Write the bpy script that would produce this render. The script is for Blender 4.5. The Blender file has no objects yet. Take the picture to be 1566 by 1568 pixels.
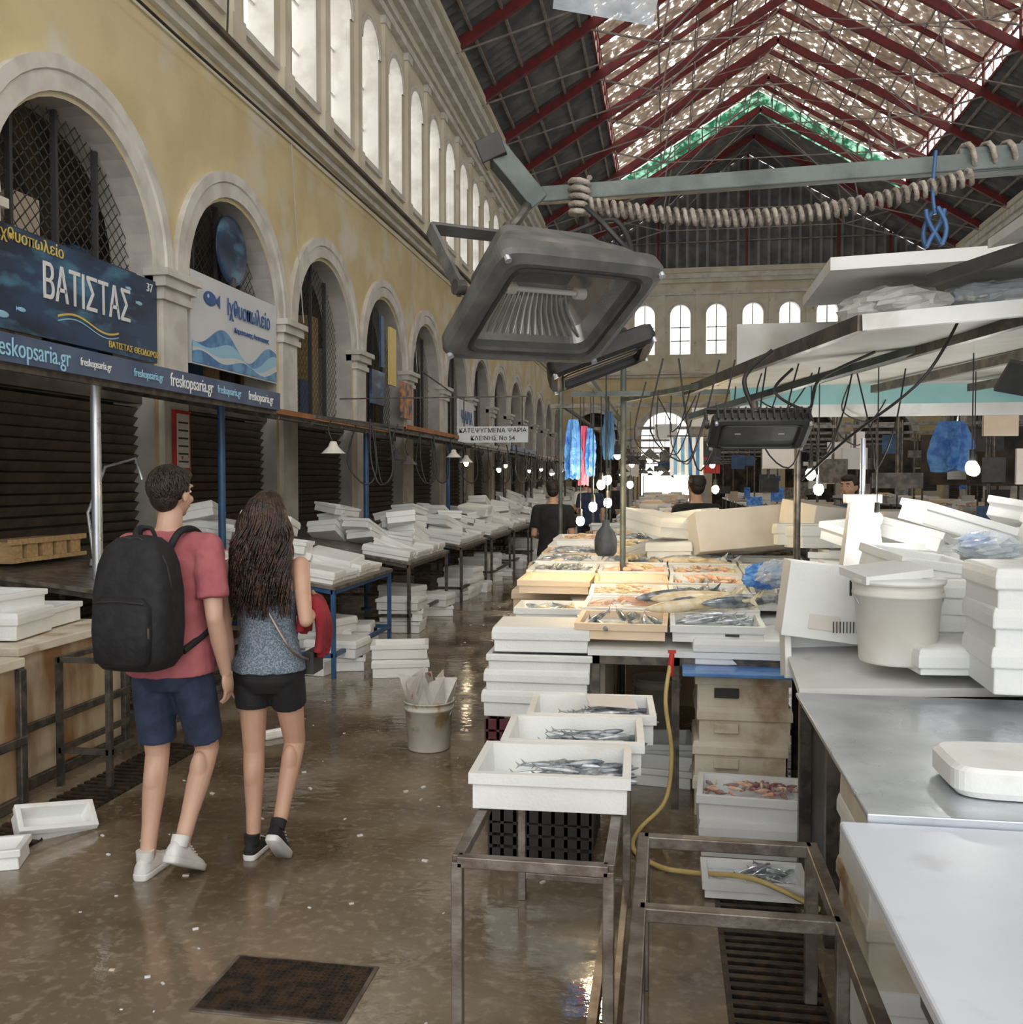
import bpy, bmesh, math, random, os
from mathutils import Vector, Matrix, Euler
try:
    if not os.path.exists('/tmp/market_scene_v4.py'): open('/tmp/market_scene_v4.py','w').write(open(__file__).read())
except Exception as e: print('nocopy',e)
R=random.Random(11)
pi=math.pi
V=Vector
SC=bpy.context.scene
# ------------------------------------------------------------------ materials
def pm(name,c1,c2=None,scale=5,rough=.5,rough2=None,metal=0,bump=0,bscale=None,lo=.4,hi=.6,stretch=(1,1,1),emis=0,ecol=None,trans=0,alpha=None,detail=5,c3=None,s3=2,lo3=.5,hi3=.6,rs=None,spec=None):
    m=bpy.data.materials.new(name); m.use_nodes=True
    n=m.node_tree.nodes; l=m.node_tree.links; b=n['Principled BSDF']
    b.inputs['Metallic'].default_value=metal; b.inputs['Roughness'].default_value=rough
    if spec is not None: b.inputs['Specular IOR Level'].default_value=spec
    tc=n.new('ShaderNodeTexCoord'); mp=n.new('ShaderNodeMapping'); mp.inputs['Scale'].default_value=stretch
    l.new(tc.outputs['Object'],mp.inputs['Vector'])
    def noise(s,d=detail):
        x=n.new('ShaderNodeTexNoise'); x.inputs['Scale'].default_value=s; x.inputs['Detail'].default_value=d
        l.new(mp.outputs['Vector'],x.inputs['Vector']); return x
    def ramp(x,a,bb,ca,cb):
        r=n.new('ShaderNodeValToRGB'); r.color_ramp.elements[0].position=a; r.color_ramp.elements[1].position=bb
        r.color_ramp.elements[0].color=(*ca,1); r.color_ramp.elements[1].color=(*cb,1)
        l.new(x.outputs['Fac'],r.inputs['Fac']); return r
    out=None
    if c2 is None: b.inputs['Base Color'].default_value=(*c1,1)
    else:
        nz=noise(scale); r=ramp(nz,lo,hi,c1,c2); out=r.outputs['Color']
        if c3 is not None:
            nz3=noise(s3); r3=ramp(nz3,lo3,hi3,(0,0,0),(1,1,1))
            mx=n.new('ShaderNodeMixRGB'); l.new(r3.outputs['Color'],mx.inputs['Fac']); l.new(out,mx.inputs['Color1']); mx.inputs['Color2'].default_value=(*c3,1); out=mx.outputs['Color']
        l.new(out,b.inputs['Base Color'])
    if rough2 is not None:
        nr=noise(rs or scale*.6); mr=n.new('ShaderNodeMapRange'); mr.inputs['From Min'].default_value=.38; mr.inputs['From Max'].default_value=.62
        mr.inputs['To Min'].default_value=rough; mr.inputs['To Max'].default_value=rough2
        l.new(nr.outputs['Fac'],mr.inputs['Value']); l.new(mr.outputs['Result'],b.inputs['Roughness'])
    if bump:
        nb=noise(bscale or scale*4); bp=n.new('ShaderNodeBump'); bp.inputs['Strength'].default_value=bump; bp.inputs['Distance'].default_value=.02
        l.new(nb.outputs['Fac'],bp.inputs['Height']); l.new(bp.outputs['Normal'],b.inputs['Normal'])
    if emis:
        b.inputs['Emission Strength'].default_value=emis
        if ecol is not None: b.inputs['Emission Color'].default_value=(*ecol,1)
        elif out is not None: l.new(out,b.inputs['Emission Color'])
        else: b.inputs['Emission Color'].default_value=(*c1,1)
    if trans: b.inputs['Transmission Weight'].default_value=trans
    if alpha is not None: b.inputs['Alpha'].default_value=alpha
    return m
YEL=pm('plaster_yellow',(.72,.61,.36),(.64,.53,.30),1.3,.85,bump=.25,bscale=8,c3=(.72,.68,.56),s3=.9,lo3=.52,hi3=.66)
CREAM=pm('plaster_cream',(.74,.70,.58),(.62,.57,.44),1.1,.85,bump=.2,bscale=10,c3=(.38,.33,.25),s3=3.2,lo3=.66,hi3=.8)
WHT=pm('stone_white',(.74,.72,.67),(.6,.57,.52),2.5,.8,bump=.15,bscale=15)
GREYST=pm('stone_grey',(.46,.44,.41),(.58,.55,.51),2.5,.8,bump=.15)
DARKT=pm('dark_trim',(.06,.055,.05),(.12,.1,.08),3,.7)
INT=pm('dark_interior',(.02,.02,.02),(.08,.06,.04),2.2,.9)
SHUT=pm('shutter_brown',(.15,.12,.095),(.10,.085,.07),6,.45,bump=.05)
SHUTD=pm('shutter_gap',(.02,.017,.013),None,1,.7)
LATT=pm('lattice_black',(.05,.05,.05),None,1,.6)
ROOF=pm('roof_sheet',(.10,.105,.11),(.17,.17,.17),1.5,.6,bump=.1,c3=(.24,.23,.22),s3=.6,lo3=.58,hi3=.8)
ROOF_LIT=pm('roof_sheet_lit_stripe',(.26,.265,.27),(.34,.34,.33),1.5,.6,c3=(.16,.15,.14),s3=.6,lo3=.5,hi3=.8)  # light on the corrugation painted as a paler copy of the sheet
RED=pm('steel_red',(.19,.018,.022),(.11,.018,.02),4,.6)
RODM=pm('steel_rod',(.20,.17,.16),(.3,.27,.25),4,.6)
FRW=pm('lantern_frame',(.6,.5,.45),(.45,.2,.18),2,.6)
def lantern_mat():
    m=bpy.data.materials.new('glowing_lantern_sheet'); m.use_nodes=True; n=m.node_tree.nodes; l=m.node_tree.links; b=n['Principled BSDF']
    tc=n.new('ShaderNodeTexCoord'); 
    a=n.new('ShaderNodeTexNoise'); a.inputs['Scale'].default_value=3.6; a.inputs['Detail'].default_value=4
    c=n.new('ShaderNodeTexNoise'); c.inputs['Scale'].default_value=.5
    l.new(tc.outputs['Object'],a.inputs['Vector']); l.new(tc.outputs['Object'],c.inputs['Vector'])
    r=n.new('ShaderNodeValToRGB'); e=r.color_ramp.elements
    e[0].position=.40; e[0].color=(.07,.052,.04,1); e[1].position=.68; e[1].color=(3.2,3.2,3.1,1)
    k=e.new(.585); k.color=(.18,.14,.105,1)
    l.new(a.outputs['Fac'],r.inputs['Fac'])
    mx=n.new('ShaderNodeMixRGB'); mx.blend_type='MULTIPLY'; mx.inputs['Fac'].default_value=.8
    r2=n.new('ShaderNodeValToRGB'); r2.color_ramp.elements[0].position=.35; r2.color_ramp.elements[1].position=.6; r2.color_ramp.elements[0].color=(.45,.4,.35,1)
    l.new(c.outputs['Fac'],r2.inputs['Fac']); l.new(r.outputs['Color'],mx.inputs['Color1']); l.new(r2.outputs['Color'],mx.inputs['Color2'])
    b.inputs['Base Color'].default_value=(.3,.25,.2,1); b.inputs['Roughness'].default_value=.7
    l.new(mx.outputs['Color'],b.inputs['Emission Color']); b.inputs['Emission Strength'].default_value=1.5  # emission stands in for daylight through the sheet, speckles for sky leaking in
    return m
LANT=lantern_mat()
GREEN=pm('green_netting_glow',(.01,.13,.06),(.45,.9,.65),3.5,.6,emis=.7,lo=.45,hi=.66)  # daylight behind the netting put in as emission
def floor_mat():
    m=bpy.data.materials.new('wet_concrete'); m.use_nodes=True; n=m.node_tree.nodes; l=m.node_tree.links; b=n['Principled BSDF']
    tc=n.new('ShaderNodeTexCoord')
    def nz(s,d,st=(1,1,1)):
        mp=n.new('ShaderNodeMapping'); mp.inputs['Scale'].default_value=st; l.new(tc.outputs['Object'],mp.inputs['Vector'])
        x=n.new('ShaderNodeTexNoise'); x.inputs['Scale'].default_value=s; x.inputs['Detail'].default_value=d; l.new(mp.outputs['Vector'],x.inputs['Vector']); return x
    def rp(x,a,bb,ca,cb):
        r=n.new('ShaderNodeValToRGB'); r.color_ramp.elements[0].position=a; r.color_ramp.elements[1].position=bb; r.color_ramp.elements[0].color=(*ca,1); r.color_ramp.elements[1].color=(*cb,1); l.new(x.outputs['Fac'],r.inputs['Fac']); return r
    a=rp(nz(1.3,8),.35,.65,(.15,.112,.072),(.27,.22,.155))
    c=rp(nz(22,6),.52,.72,(0,0,0),(1,1,1))
    mx=n.new('ShaderNodeMixRGB'); l.new(c.outputs['Color'],mx.inputs['Fac']); l.new(a.outputs['Color'],mx.inputs['Color1']); mx.inputs['Color2'].default_value=(.34,.285,.21,1)
    d=rp(nz(.6,7),.50,.58,(0,0,0),(1,1,1))
    mx2=n.new('ShaderNodeMixRGB'); mx2.blend_type='MULTIPLY'; l.new(d.outputs['Color'],mx2.inputs['Fac']); l.new(mx.outputs['Color'],mx2.inputs['Color1']); mx2.inputs['Color2'].default_value=(.60,.54,.47,1)
    l.new(mx2.outputs['Color'],b.inputs['Base Color'])
    rr=rp(nz(1.9,8),.42,.62,(.03,.03,.03),(.30,.30,.30)); l.new(rr.outputs['Color'],b.inputs['Roughness'])
    bp=n.new('ShaderNodeBump'); bp.inputs['Strength'].default_value=.12; bp.inputs['Distance'].default_value=.02
    l.new(nz(9,5,(1,1.6,1)).outputs['Fac'],bp.inputs['Height']); l.new(bp.outputs['Normal'],b.inputs['Normal'])
    b.inputs['Specular IOR Level'].default_value=1.0
    return m
FLOOR=floor_mat()
FOAM=pm('styrofoam',(.84,.86,.86),(.77,.79,.78),3,.55,bump=.12,bscale=90,c3=(.62,.58,.48),s3=2.2,lo3=.62,hi3=.8)
FOAMD=pm('styrofoam_dirty',(.74,.69,.57),(.6,.51,.38),4,.6,bump=.12,bscale=60,c3=(.28,.15,.06),s3=4,lo3=.55,hi3=.70)
FOAMO=pm('styrofoam_warm',(.85,.68,.5),(.8,.62,.42),3,.6,bump=.1)
STEELD=pm('steel_dark',(.07,.065,.06),(.15,.13,.11),14,.42,metal=.5,bump=.1)
STEELG=pm('steel_frame_grey',(.30,.27,.24),(.17,.14,.12),12,.38,metal=.6,bump=.1)
STEEL=pm('steel_sheet',(.66,.70,.76),(.55,.59,.64),6,.22,rough2=.42,metal=.7,bump=.05)
SLAB=pm('white_laminate',(.70,.75,.84),(.63,.68,.78),2,.25,rough2=.4,bump=.03,c3=(.55,.58,.66),s3=6,lo3=.62,hi3=.75)
BLACKP=pm('black_plastic',(.015,.015,.016),(.03,.03,.03),10,.45)
GRATE=pm('iron_grate',(.035,.03,.027),(.09,.06,.04),20,.5,metal=.5,bump=.2)
PIT=pm('drain_pit',(.006,.005,.004),None,1,.6)
BLUE=pm('blue_board',(.06,.16,.45),(.1,.25,.55),5,.25)
BLUEP=pm('blue_paint',(.02,.07,.16),(.03,.10,.24),5,.4)
TEAL=pm('teal_awning',(.22,.45,.47),(.3,.52,.52),3,.6)
CANV=pm('white_canopy',(.58,.58,.55),(.46,.46,.43),1.8,.6,c3=(.36,.34,.3),s3=3,lo3=.55,hi3=.75)
CANVB=pm('white_canopy_bright',(.74,.75,.75),(.6,.6,.58),2.2,.5,c3=(.45,.42,.37),s3=4,lo3=.62,hi3=.78)
PIPE=pm('painted_pipe',(.07,.085,.08),(.12,.14,.13),9,.5,metal=.2,bump=.15)
ROPE=pm('dusty_rope',(.20,.17,.14),(.36,.32,.27),25,.9,bump=.5)
LAMPG=pm('lamp_grey',(.085,.087,.085),(.14,.14,.135),12,.5,metal=.2,bump=.12,c3=(.22,.21,.19),s3=7,lo3=.58,hi3=.75)
REFL=pm('lamp_reflector',(.55,.55,.53),(.42,.42,.41),5,.25,metal=.9)
GLASSD=pm('lamp_dark_glass',(.05,.055,.06),(.1,.105,.11),3,.08,spec=.6)
BULB=pm('bulb_glow',(1,.85,.6),None,1,.4,emis=130,ecol=(1,.76,.42))
BULBW=pm('bulb_glow_white',(1,1,1),None,1,.4,emis=90,ecol=(1,.97,.9))
BULBF=pm('bulb_glow_far',(1,.85,.6),None,1,.4,emis=30,ecol=(1,.82,.55)); BULBF.cycles.emission_sampling='NONE'
CARD=pm('carton',(.62,.5,.38),(.7,.6,.48),3,.8)
CARDW=pm('carton_white',(.78,.75,.7),(.7,.65,.6),3,.75)
PURP=pm('purple_print',(.25,.08,.45),None,1,.7)
YHOSE=pm('yellow_hose',(.65,.5,.2),(.55,.4,.15),9,.4)
REDP=pm('red_plastic',(.6,.03,.02),(.45,.02,.02),5,.4)
MAROON=pm('maroon_plastic',(.09,.01,.015),(.06,.008,.01),5,.5)
PAIL=pm('pail_plastic',(.72,.7,.64),(.6,.56,.47),5,.4,c3=(.42,.3,.15),s3=9,lo3=.57,hi3=.68)
PAILC=pm('pail_clean',(.78,.77,.72),(.68,.66,.6),4,.4)
CRATEY=pm('freezer_cream',(.55,.46,.33),(.5,.4,.27),2.5,.6,bump=.15,c3=(.26,.14,.06),s3=3,lo3=.46,hi3=.62,stretch=(1,1,.35))
WOOD=pm('wood_crate',(.5,.34,.17),(.38,.25,.12),6,.7,stretch=(1,6,6))
ORW=pm('orange_wood',(.42,.17,.05),(.3,.12,.04),5,.6)
PINKB=pm('pink_bag',(.75,.12,.22),(.6,.1,.2),6,.4)
BLUEB=pm('blue_bag',(.04,.16,.6),(.12,.35,.8),14,.25,bump=.8,bscale=30)
PAPER=pm('paper',(.8,.78,.75),(.7,.68,.66),8,.7,bump=.3,c3=(.55,.12,.12),s3=7,lo3=.62,hi3=.66)
NAVY=pm('sign_navy',(.012,.022,.055),(.02,.06,.14),1.3,.3,c3=(.12,.38,.58),s3=1.6,lo3=.52,hi3=.78,stretch=(1,1,2.6))
NAVY2=pm('valance_navy',(.06,.09,.17),(.09,.13,.22),3,.4)
SWHT=pm('sign_white',(.75,.78,.8),(.68,.72,.76),1,.35)
SBLU=pm('sign_blue',(.05,.18,.45),(.15,.40,.68),4,.35)
SYEL=pm('sign_yellow',(.8,.6,.15),None,1,.4)
SORA=pm('sign_orange',(.75,.3,.08),(.05,.08,.15),6,.4)
TXW=pm('text_white',(.85,.87,.88),None,1,.4)
TXB=pm('text_blue',(.04,.12,.35),None,1,.4)
TXK=pm('text_black',(.03,.03,.03),None,1,.5)
LBLU=pm('text_lightblue',(.35,.65,.85),None,1,.4)
FSIL=pm('fish_silver',(.30,.33,.36),(.62,.65,.68),22,.22,metal=.35)
FDRK=pm('fish_dark',(.12,.15,.18),(.38,.41,.44),16,.25,metal=.3)
FPNK=pm('fish_pink',(.80,.46,.32),(.88,.68,.55),18,.3)
FYEL=pm('fish_tan',(.66,.52,.3),(.82,.73,.55),16,.3)
SQUID=pm('squid',(.28,.12,.12),(.5,.35,.33),25,.25)
ICE=pm('ice',(.82,.86,.9),(.7,.76,.82),40,.3,bump=.6,bscale=60)
SKIN=pm('skin',(.56,.34,.24),(.50,.29,.20),6,.5)
SKIN2=pm('skin_light',(.60,.38,.28),(.54,.33,.24),6,.5)
TEE=pm('tshirt_red',(.40,.12,.13),(.34,.09,.11),9,.9,bump=.5,bscale=7)
DENIM=pm('denim',(.016,.028,.06),(.03,.045,.09),14,.85,bump=.5,bscale=9)
BLK=pm('fabric_black',(.010,.010,.012),(.018,.018,.02),10,.85,bump=.4,bscale=12)
PACK=pm('backpack_black',(.007,.007,.009),(.013,.013,.016),20,.75,bump=.3,bscale=30)
TANK=pm('top_bluegrey',(.09,.13,.18),(.27,.31,.36),130,.85,bump=.5,bscale=8,lo=.42,hi=.62)
JACK=pm('jacket_red',(.32,.015,.03),(.2,.01,.02),8,.85,bump=.6,bscale=12)
HAIRM=pm('hair_brown',(.012,.007,.005),(.028,.017,.011),40,.5,bump=.4,bscale=90)
HAIRW=pm('hair_dark',(.012,.006,.0045),(.045,.019,.012),22,.38,bump=.5,bscale=50)
SHOEW=pm('shoe_white',(.75,.75,.74),(.62,.62,.6),9,.5)
EYE=pm('eye',(.02,.015,.01),None,1,.2)
LIP=pm('lips',(.5,.18,.15),None,1,.4)
PLAS=pm('clear_plastic',(.75,.8,.85),(.6,.68,.75),12,.12,bump=.7,bscale=15,alpha=.55)
# ------------------------------------------------------------------ mesh builder
class MB:
    def __init__(s): s.v=[];s.f=[];s.mi=[];s.sm=[];s.mats=[];s.T=Matrix.Identity(4)
    def add(s,vs,fs,m,smooth=False):
        o=len(s.v); s.v.extend([s.T@V(p) for p in vs])
        if m not in s.mats: s.mats.append(m)
        k=s.mats.index(m)
        for f in fs: s.f.append([i+o for i in f]); s.mi.append(k); s.sm.append(smooth)
    def box(s,c,size,m,rz=0,rot=None,tp=1):
        x,y,z=[a/2 for a in size]; M=Matrix.Translation(V(c))@((Euler(rot).to_matrix().to_4x4()) if rot else Matrix.Rotation(rz,4,'Z'))
        vs=[M@V(p) for p in [(-x,-y,-z),(x,-y,-z),(x,y,-z),(-x,y,-z),(-x*tp,-y*tp,z),(x*tp,-y*tp,z),(x*tp,y*tp,z),(-x*tp,y*tp,z)]]
        s.add(vs,[(3,2,1,0),(4,5,6,7),(0,1,5,4),(1,2,6,5),(2,3,7,6),(3,0,4,7)],m)
    def bb(s,a,b,m):
        a=V(a);b=V(b); s.box((a+b)/2,[abs(q) for q in (b-a)],m)
    def beam(s,p,q,w,h,m,up=None):
        p=V(p);q=V(q);d=(q-p).normalized(); up=V(up) if up else (V((0,0,1)) if abs(d.z)<.95 else V((0,1,0)))
        sx=d.cross(up).normalized(); uz=sx.cross(d)
        vs=[]
        for e in (p,q):
            for a,b in ((-1,-1),(1,-1),(1,1),(-1,1)): vs.append(e+sx*a*w/2+uz*b*h/2)
        s.add(vs,[(3,2,1,0),(4,5,6,7),(0,1,5,4),(1,2,6,5),(2,3,7,6),(3,0,4,7)],m)
    def cyl(s,p,q,r1,r2,m,n=12,cap=True):
        s.tube([p,q],[r1,r2],m,n,cap)
    def tube(s,pts,r,m,n=8,cap=True,smooth=True):
        pts=[V(p) for p in pts]; N=len(pts); rr=r if isinstance(r,(list,tuple)) else [r]*N
        vs=[];fs=[]; t=(pts[1]-pts[0]).normalized(); a=t.cross(V((0,0,1)))
        if a.length<.1: a=t.cross(V((1,0,0)))
        a.normalize()
        for i,p in enumerate(pts):
            t=((pts[i+1]-p) if i==0 else ((p-pts[i-1]) if i==N-1 else (pts[i+1]-pts[i-1])))
            if t.length<1e-7: t=V((0,0,1))
            t.normalize(); a=(a-t*a.dot(t)); 
            if a.length<1e-5: a=t.orthogonal()
            a.normalize(); b=t.cross(a)
            for k in range(n):
                an=2*pi*k/n; vs.append(p+(a*math.cos(an)+b*math.sin(an))*rr[i])
        for i in range(N-1):
            for k in range(n): fs.append((i*n+k,i*n+(k+1)%n,(i+1)*n+(k+1)%n,(i+1)*n+k))
        s.add(vs,fs,m,smooth)
        if cap:
            s.add(vs[:n],[tuple(range(n))[::-1]],m); s.add(vs[-n:],[tuple(range(n))],m)
    def sph(s,c,r,m,seg=14,rings=9,rot=None,jit=0,rnd=None):
        if not isinstance(r,(tuple,list)): r=(r,r,r)
        M=Matrix.Translation(V(c))@(rot.to_4x4() if rot is not None else Matrix.Identity(4))
        J=(lambda: 1+rnd.uniform(-jit,jit)) if jit else (lambda:1)
        vs=[M@V((0,0,-r[2]))];fs=[]
        for i in range(1,rings):
            a=-pi/2+pi*i/rings
            for k in range(seg):
                b=2*pi*k/seg; j=J(); vs.append(M@V((j*r[0]*math.cos(a)*math.cos(b),j*r[1]*math.cos(a)*math.sin(b),j*r[2]*math.sin(a))))
        vs.append(M@V((0,0,r[2])))
        for k in range(seg): fs.append((0,1+(k+1)%seg,1+k))
        for i in range(rings-2):
            for k in range(seg):
                o=1+i*seg; fs.append((o+k,o+(k+1)%seg,o+seg+(k+1)%seg,o+seg+k))
        o=1+(rings-2)*seg; L=len(vs)-1
        for k in range(seg): fs.append((o+k,o+(k+1)%seg,L))
        s.add(vs,fs,m,not jit)
    def lathe(s,c,prof,m,n=24,smooth=True):
        vs=[];fs=[]; c=V(c)
        for r,z in prof:
            for k in range(n): vs.append(c+V((r*math.cos(2*pi*k/n),r*math.sin(2*pi*k/n),z)))
        for i in range(len(prof)-1):
            for k in range(n): fs.append((i*n+k,i*n+(k+1)%n,(i+1)*n+(k+1)%n,(i+1)*n+k))
        s.add(vs,fs,m,smooth)
    def loft(s,rings,m,cap=True,smooth=True):
        n=len(rings[0]); vs=[p for r in rings for p in r]; fs=[]
        for i in range(len(rings)-1):
            for k in range(n): fs.append((i*n+k,i*n+(k+1)%n,(i+1)*n+(k+1)%n,(i+1)*n+k))
        if cap: fs.append(tuple(range(n))[::-1]); fs.append(tuple(range((len(rings)-1)*n,len(rings)*n)))
        s.add(vs,fs,m,smooth)
    def slab(s,a,b,c,d,th,m,nrm=(0,0,-1)):
        n=V(nrm)*th; vs=[V(a),V(b),V(c),V(d)]; vs+=[p+n for p in vs]
        s.add(vs,[(0,1,2,3),(7,6,5,4),(0,4,5,1),(1,5,6,2),(2,6,7,3),(3,7,4,0)],m)
    def build(s,name,parent=None,bevel=0,loc=None):
        me=bpy.data.meshes.new(name); me.from_pydata([tuple(p) for p in s.v],[],s.f)
        for m in s.mats: me.materials.append(m)
        me.polygons.foreach_set('material_index',s.mi); me.polygons.foreach_set('use_smooth',s.sm)
        me.update()
        o=bpy.data.objects.new(name,me); SC.collection.objects.link(o)
        if parent: o.parent=parent
        if bevel:
            b=o.modifiers.new('bevel','BEVEL'); b.width=bevel; b.segments=2; b.limit_method='ANGLE'
        return o
def ring(cx,cy,z,rx,ry,n=24,p=2):
    out=[]
    for k in range(n):
        a=2*pi*k/n; c=math.cos(a); d=math.sin(a)
        out.append(V((cx+rx*math.copysign(abs(c)**(2/p),c),cy+ry*math.copysign(abs(d)**(2/p),d),z)))
    return out
def TR(x,y,z,rz=0,rx=0,ry=0): return Matrix.Translation((x,y,z))@Euler((rx,ry,rz)).to_matrix().to_4x4()
def txt(parent,body,loc,rot,size,mat,ext=.004,al='CENTER',sx=1,name='lettering'):
    c=bpy.data.curves.new(name,'FONT'); c.body=body; c.size=size; c.extrude=ext; c.align_x=al; c.align_y='CENTER'
    c.materials.append(mat); o=bpy.data.objects.new(name,c); SC.collection.objects.link(o)
    o.location=loc; o.rotation_euler=rot; o.scale=(sx,1,1); o.parent=parent; return o
RW=(pi/2,0,pi/2)
# ------------------------------------------------------------------ shell
XL,XR,YF,ZE=-5.65,13.65,50.5,12.6
XC=4.0; ZR=18.4; SL=(ZR-ZE)/(XC-XL)
mb=MB(); 
mb.bb((XL-1,-4,-.1),(.2,YF+3,0),FLOOR); mb.bb((.53,-4,-.1),(XR+1,YF+3,0),FLOOR)
mb.bb((.2,-4,-.1),(.53,1.5,0),FLOOR); mb.bb((.2,4.3,-.1),(.53,YF+3,0),FLOOR)
mb.build('floor')
PLf=lambda y,z,d: V((XL-d,y,z)); PRf=lambda y,z,d: V((XR+d,y,z)); PFf=lambda x,z,d: V((x,YF+d,z))
def quad(mb,P,pts,m):
    mb.add([P(*p) for p in pts],[(0,1,2,3)],m)
def arch_bay(mb,P,y0,y1,z0,z1,yc,hw,sill,spring,dep,m,ms,n=14):
    A=[(yc+hw*math.cos(pi-pi*i/n),spring+hw*math.sin(pi-pi*i/n)) for i in range(n+1)]
    quad(mb,P,[(y0,z0,0),(yc-hw,z0,0),(yc-hw,z1,0),(y0,z1,0)],m); quad(mb,P,[(yc+hw,z0,0),(y1,z0,0),(y1,z1,0),(yc+hw,z1,0)],m)
    for a,b in zip(A,A[1:]): quad(mb,P,[(a[0],a[1],0),(b[0],b[1],0),(b[0],z1,0),(a[0],z1,0)],m)
    if sill>z0: quad(mb,P,[(yc-hw,z0,0),(yc+hw,z0,0),(yc+hw,sill,0),(yc-hw,sill,0)],m); quad(mb,P,[(yc-hw,sill,0),(yc+hw,sill,0),(yc+hw,sill,dep),(yc-hw,sill,dep)],ms)
    O=[(yc-hw,sill)]+A+[(yc+hw,sill)]
    for a,b in zip(O,O[1:]): quad(mb,P,[(a[0],a[1],0),(b[0],b[1],0),(b[0],b[1],dep),(a[0],a[1],dep)],ms)
def archivolt(mb,P,yc,sp,r1,r2,pr,m,n=24):
    prof=[(r1,0.02),(r1,-pr),(r1+(r2-r1)*.55,-pr),(r1+(r2-r1)*.6,-pr*1.5),(r2,-pr*1.5),(r2,0.02)]
    L=[[P(yc+r*math.cos(pi*i/n),sp+r*math.sin(pi*i/n),d) for r,d in prof] for i in range(n+1)]
    k=len(prof); vs=[p for q in L for p in q]; fs=[]
    for i in range(n):
        for j in range(k-1): fs.append((i*k+j,i*k+j+1,(i+1)*k+j+1,(i+1)*k+j))
    mb.add(vs,fs,m)
def pbox(mb,P,y0,y1,z0,z1,d0,d1,m):
    a=P(y0,z0,d0); b=P(y1,z1,d1); mb.bb((min(a.x,b.x),min(a.y,b.y),a.z),(max(a.x,b.x),max(a.y,b.y),b.z),m)
def side_wall(P,name,ks):
    mb=MB()
    for k in ks:
        c=1.8+3.36*k; y0=c-1.68;y1=c+1.68
        arch_bay(mb,P,y0,y1,0,7.05,c,1.32,0,4.0,.5,YEL,GREYST,20)
        archivolt(mb,P,c,4.05,1.32,1.64,.05,WHT)
        for cc in (c-.84,c+.84): arch_bay(mb,P,cc-.84,cc+.84,7.05,ZE,cc,.50,7.75,9.95,.4,CREAM,WHT,12); archivolt(mb,P,cc,9.95,.50,.62,.03,WHT,12)
        pbox(mb,P,y0-.27,y0+.27,0,3.72,-.07,.05,WHT); pbox(mb,P,y0-.36,y0+.36,0,.9,-.10,.05,GREYST)
        pbox(mb,P,y0-.33,y0+.33,3.72,3.80,-.11,.05,WHT); pbox(mb,P,y0-.36,y0+.36,3.86,3.97,-.15,.1,WHT); pbox(mb,P,y0-.40,y0+.40,3.97,4.05,-.2,.1,WHT); pbox(mb,P,y0-.29,y0+.29,3.80,3.86,-.09,.05,WHT)
        for q in (y0,c):
            pbox(mb,P,q-.20,q+.20,7.35,7.75,-.10,.05,CREAM); pbox(mb,P,q-.11,q+.11,7.75,10.9,-.08,.05,CREAM); pbox(mb,P,q-.17,q+.17,10.75,10.9,-.11,.05,WHT)
        for cc in (c-.84,c+.84): pbox(mb,P,cc-.56,cc+.56,7.66,7.76,-.06,.1,WHT)
    ya=1.8+3.36*ks[0]-1.68; yb=1.8+3.36*ks[-1]+1.68
    for z0,z1,d,m in ((6.95,7.05,-.08,WHT),(7.05,7.16,-.20,CREAM),(7.16,7.22,-.27,DARKT),(7.22,7.34,-.12,CREAM),(6.78,6.84,-.03,CREAM),(10.9,11.05,-.14,WHT),(11.25,11.32,-.1,WHT),(11.6,11.75,-.14,WHT),(11.95,12.15,-.24,WHT),(12.15,12.4,-.38,WHT),(12.4,12.6,-.5,CREAM)):
        pbox(mb,P,ya,yb,z0,z1,d,.05,m)
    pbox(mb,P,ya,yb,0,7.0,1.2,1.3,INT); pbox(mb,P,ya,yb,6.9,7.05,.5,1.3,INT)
    return mb.build(name)
side_wall(PLf,'wall_left',list(range(-2,15)))
side_wall(PRf,'wall_right',list(range(-2,15)))
mb=MB()
for i in range(5):
    a=-5.62+3.68*i; c=a+1.84
    arch_bay(mb,PFf,a,a+3.68,0,7.05,c,1.25,0,4.0,.5,YEL,GREYST,20); archivolt(mb,PFf,c,4.0,1.25,1.6,.06,WHT)
    pbox(mb,PFf,a-.3,a+.3,0,3.9,-.08,.05,WHT); pbox(mb,PFf,a-.38,a+.38,3.85,4.05,-.16,.05,WHT)
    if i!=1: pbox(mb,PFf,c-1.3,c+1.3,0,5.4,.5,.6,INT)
    else:
        for z in (2.9,4.0): pbox(mb,PFf,c-1.25,c+1.25,z,z+.06,.2,.26,STEELD)
        for dx in (-.6,0,.6): pbox(mb,PFf,c+dx-.02,c+dx+.02,2.9,5.1,.2,.26,STEELD)
pbox(mb,PFf,12.78,XR+.1,0,ZE,0,.1,YEL)
for i in range(10):
    a=-5.79+1.84*i; c=a+.92
    arch_bay(mb,PFf,a,a+1.84,7.05,ZE,c,.52,8.25,10.3,.35,CREAM,WHT,12); archivolt(mb,PFf,c,10.3,.52,.66,.04,WHT,14)
    pbox(mb,PFf,a-.14,a+.14,7.4,11.3,-.1,.05,CREAM)
    for z in (8.95,9.65): pbox(mb,PFf,c-.5,c+.5,z-.03,z+.03,.1,.15,WHT)
    pbox(mb,PFf,c-.03,c+.03,8.25,10.8,.1,.15,WHT)
for z0,z1,d,m in ((7.05,7.2,-.15,WHT),(7.2,7.35,-.28,CREAM),(11.3,11.45,-.15,WHT),(11.9,12.1,-.25,CREAM),(12.1,12.35,-.4,WHT),(12.35,12.6,-.55,CREAM)):
    pbox(mb,PFf,XL,XR,z0,z1,d,.05,m)
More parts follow.
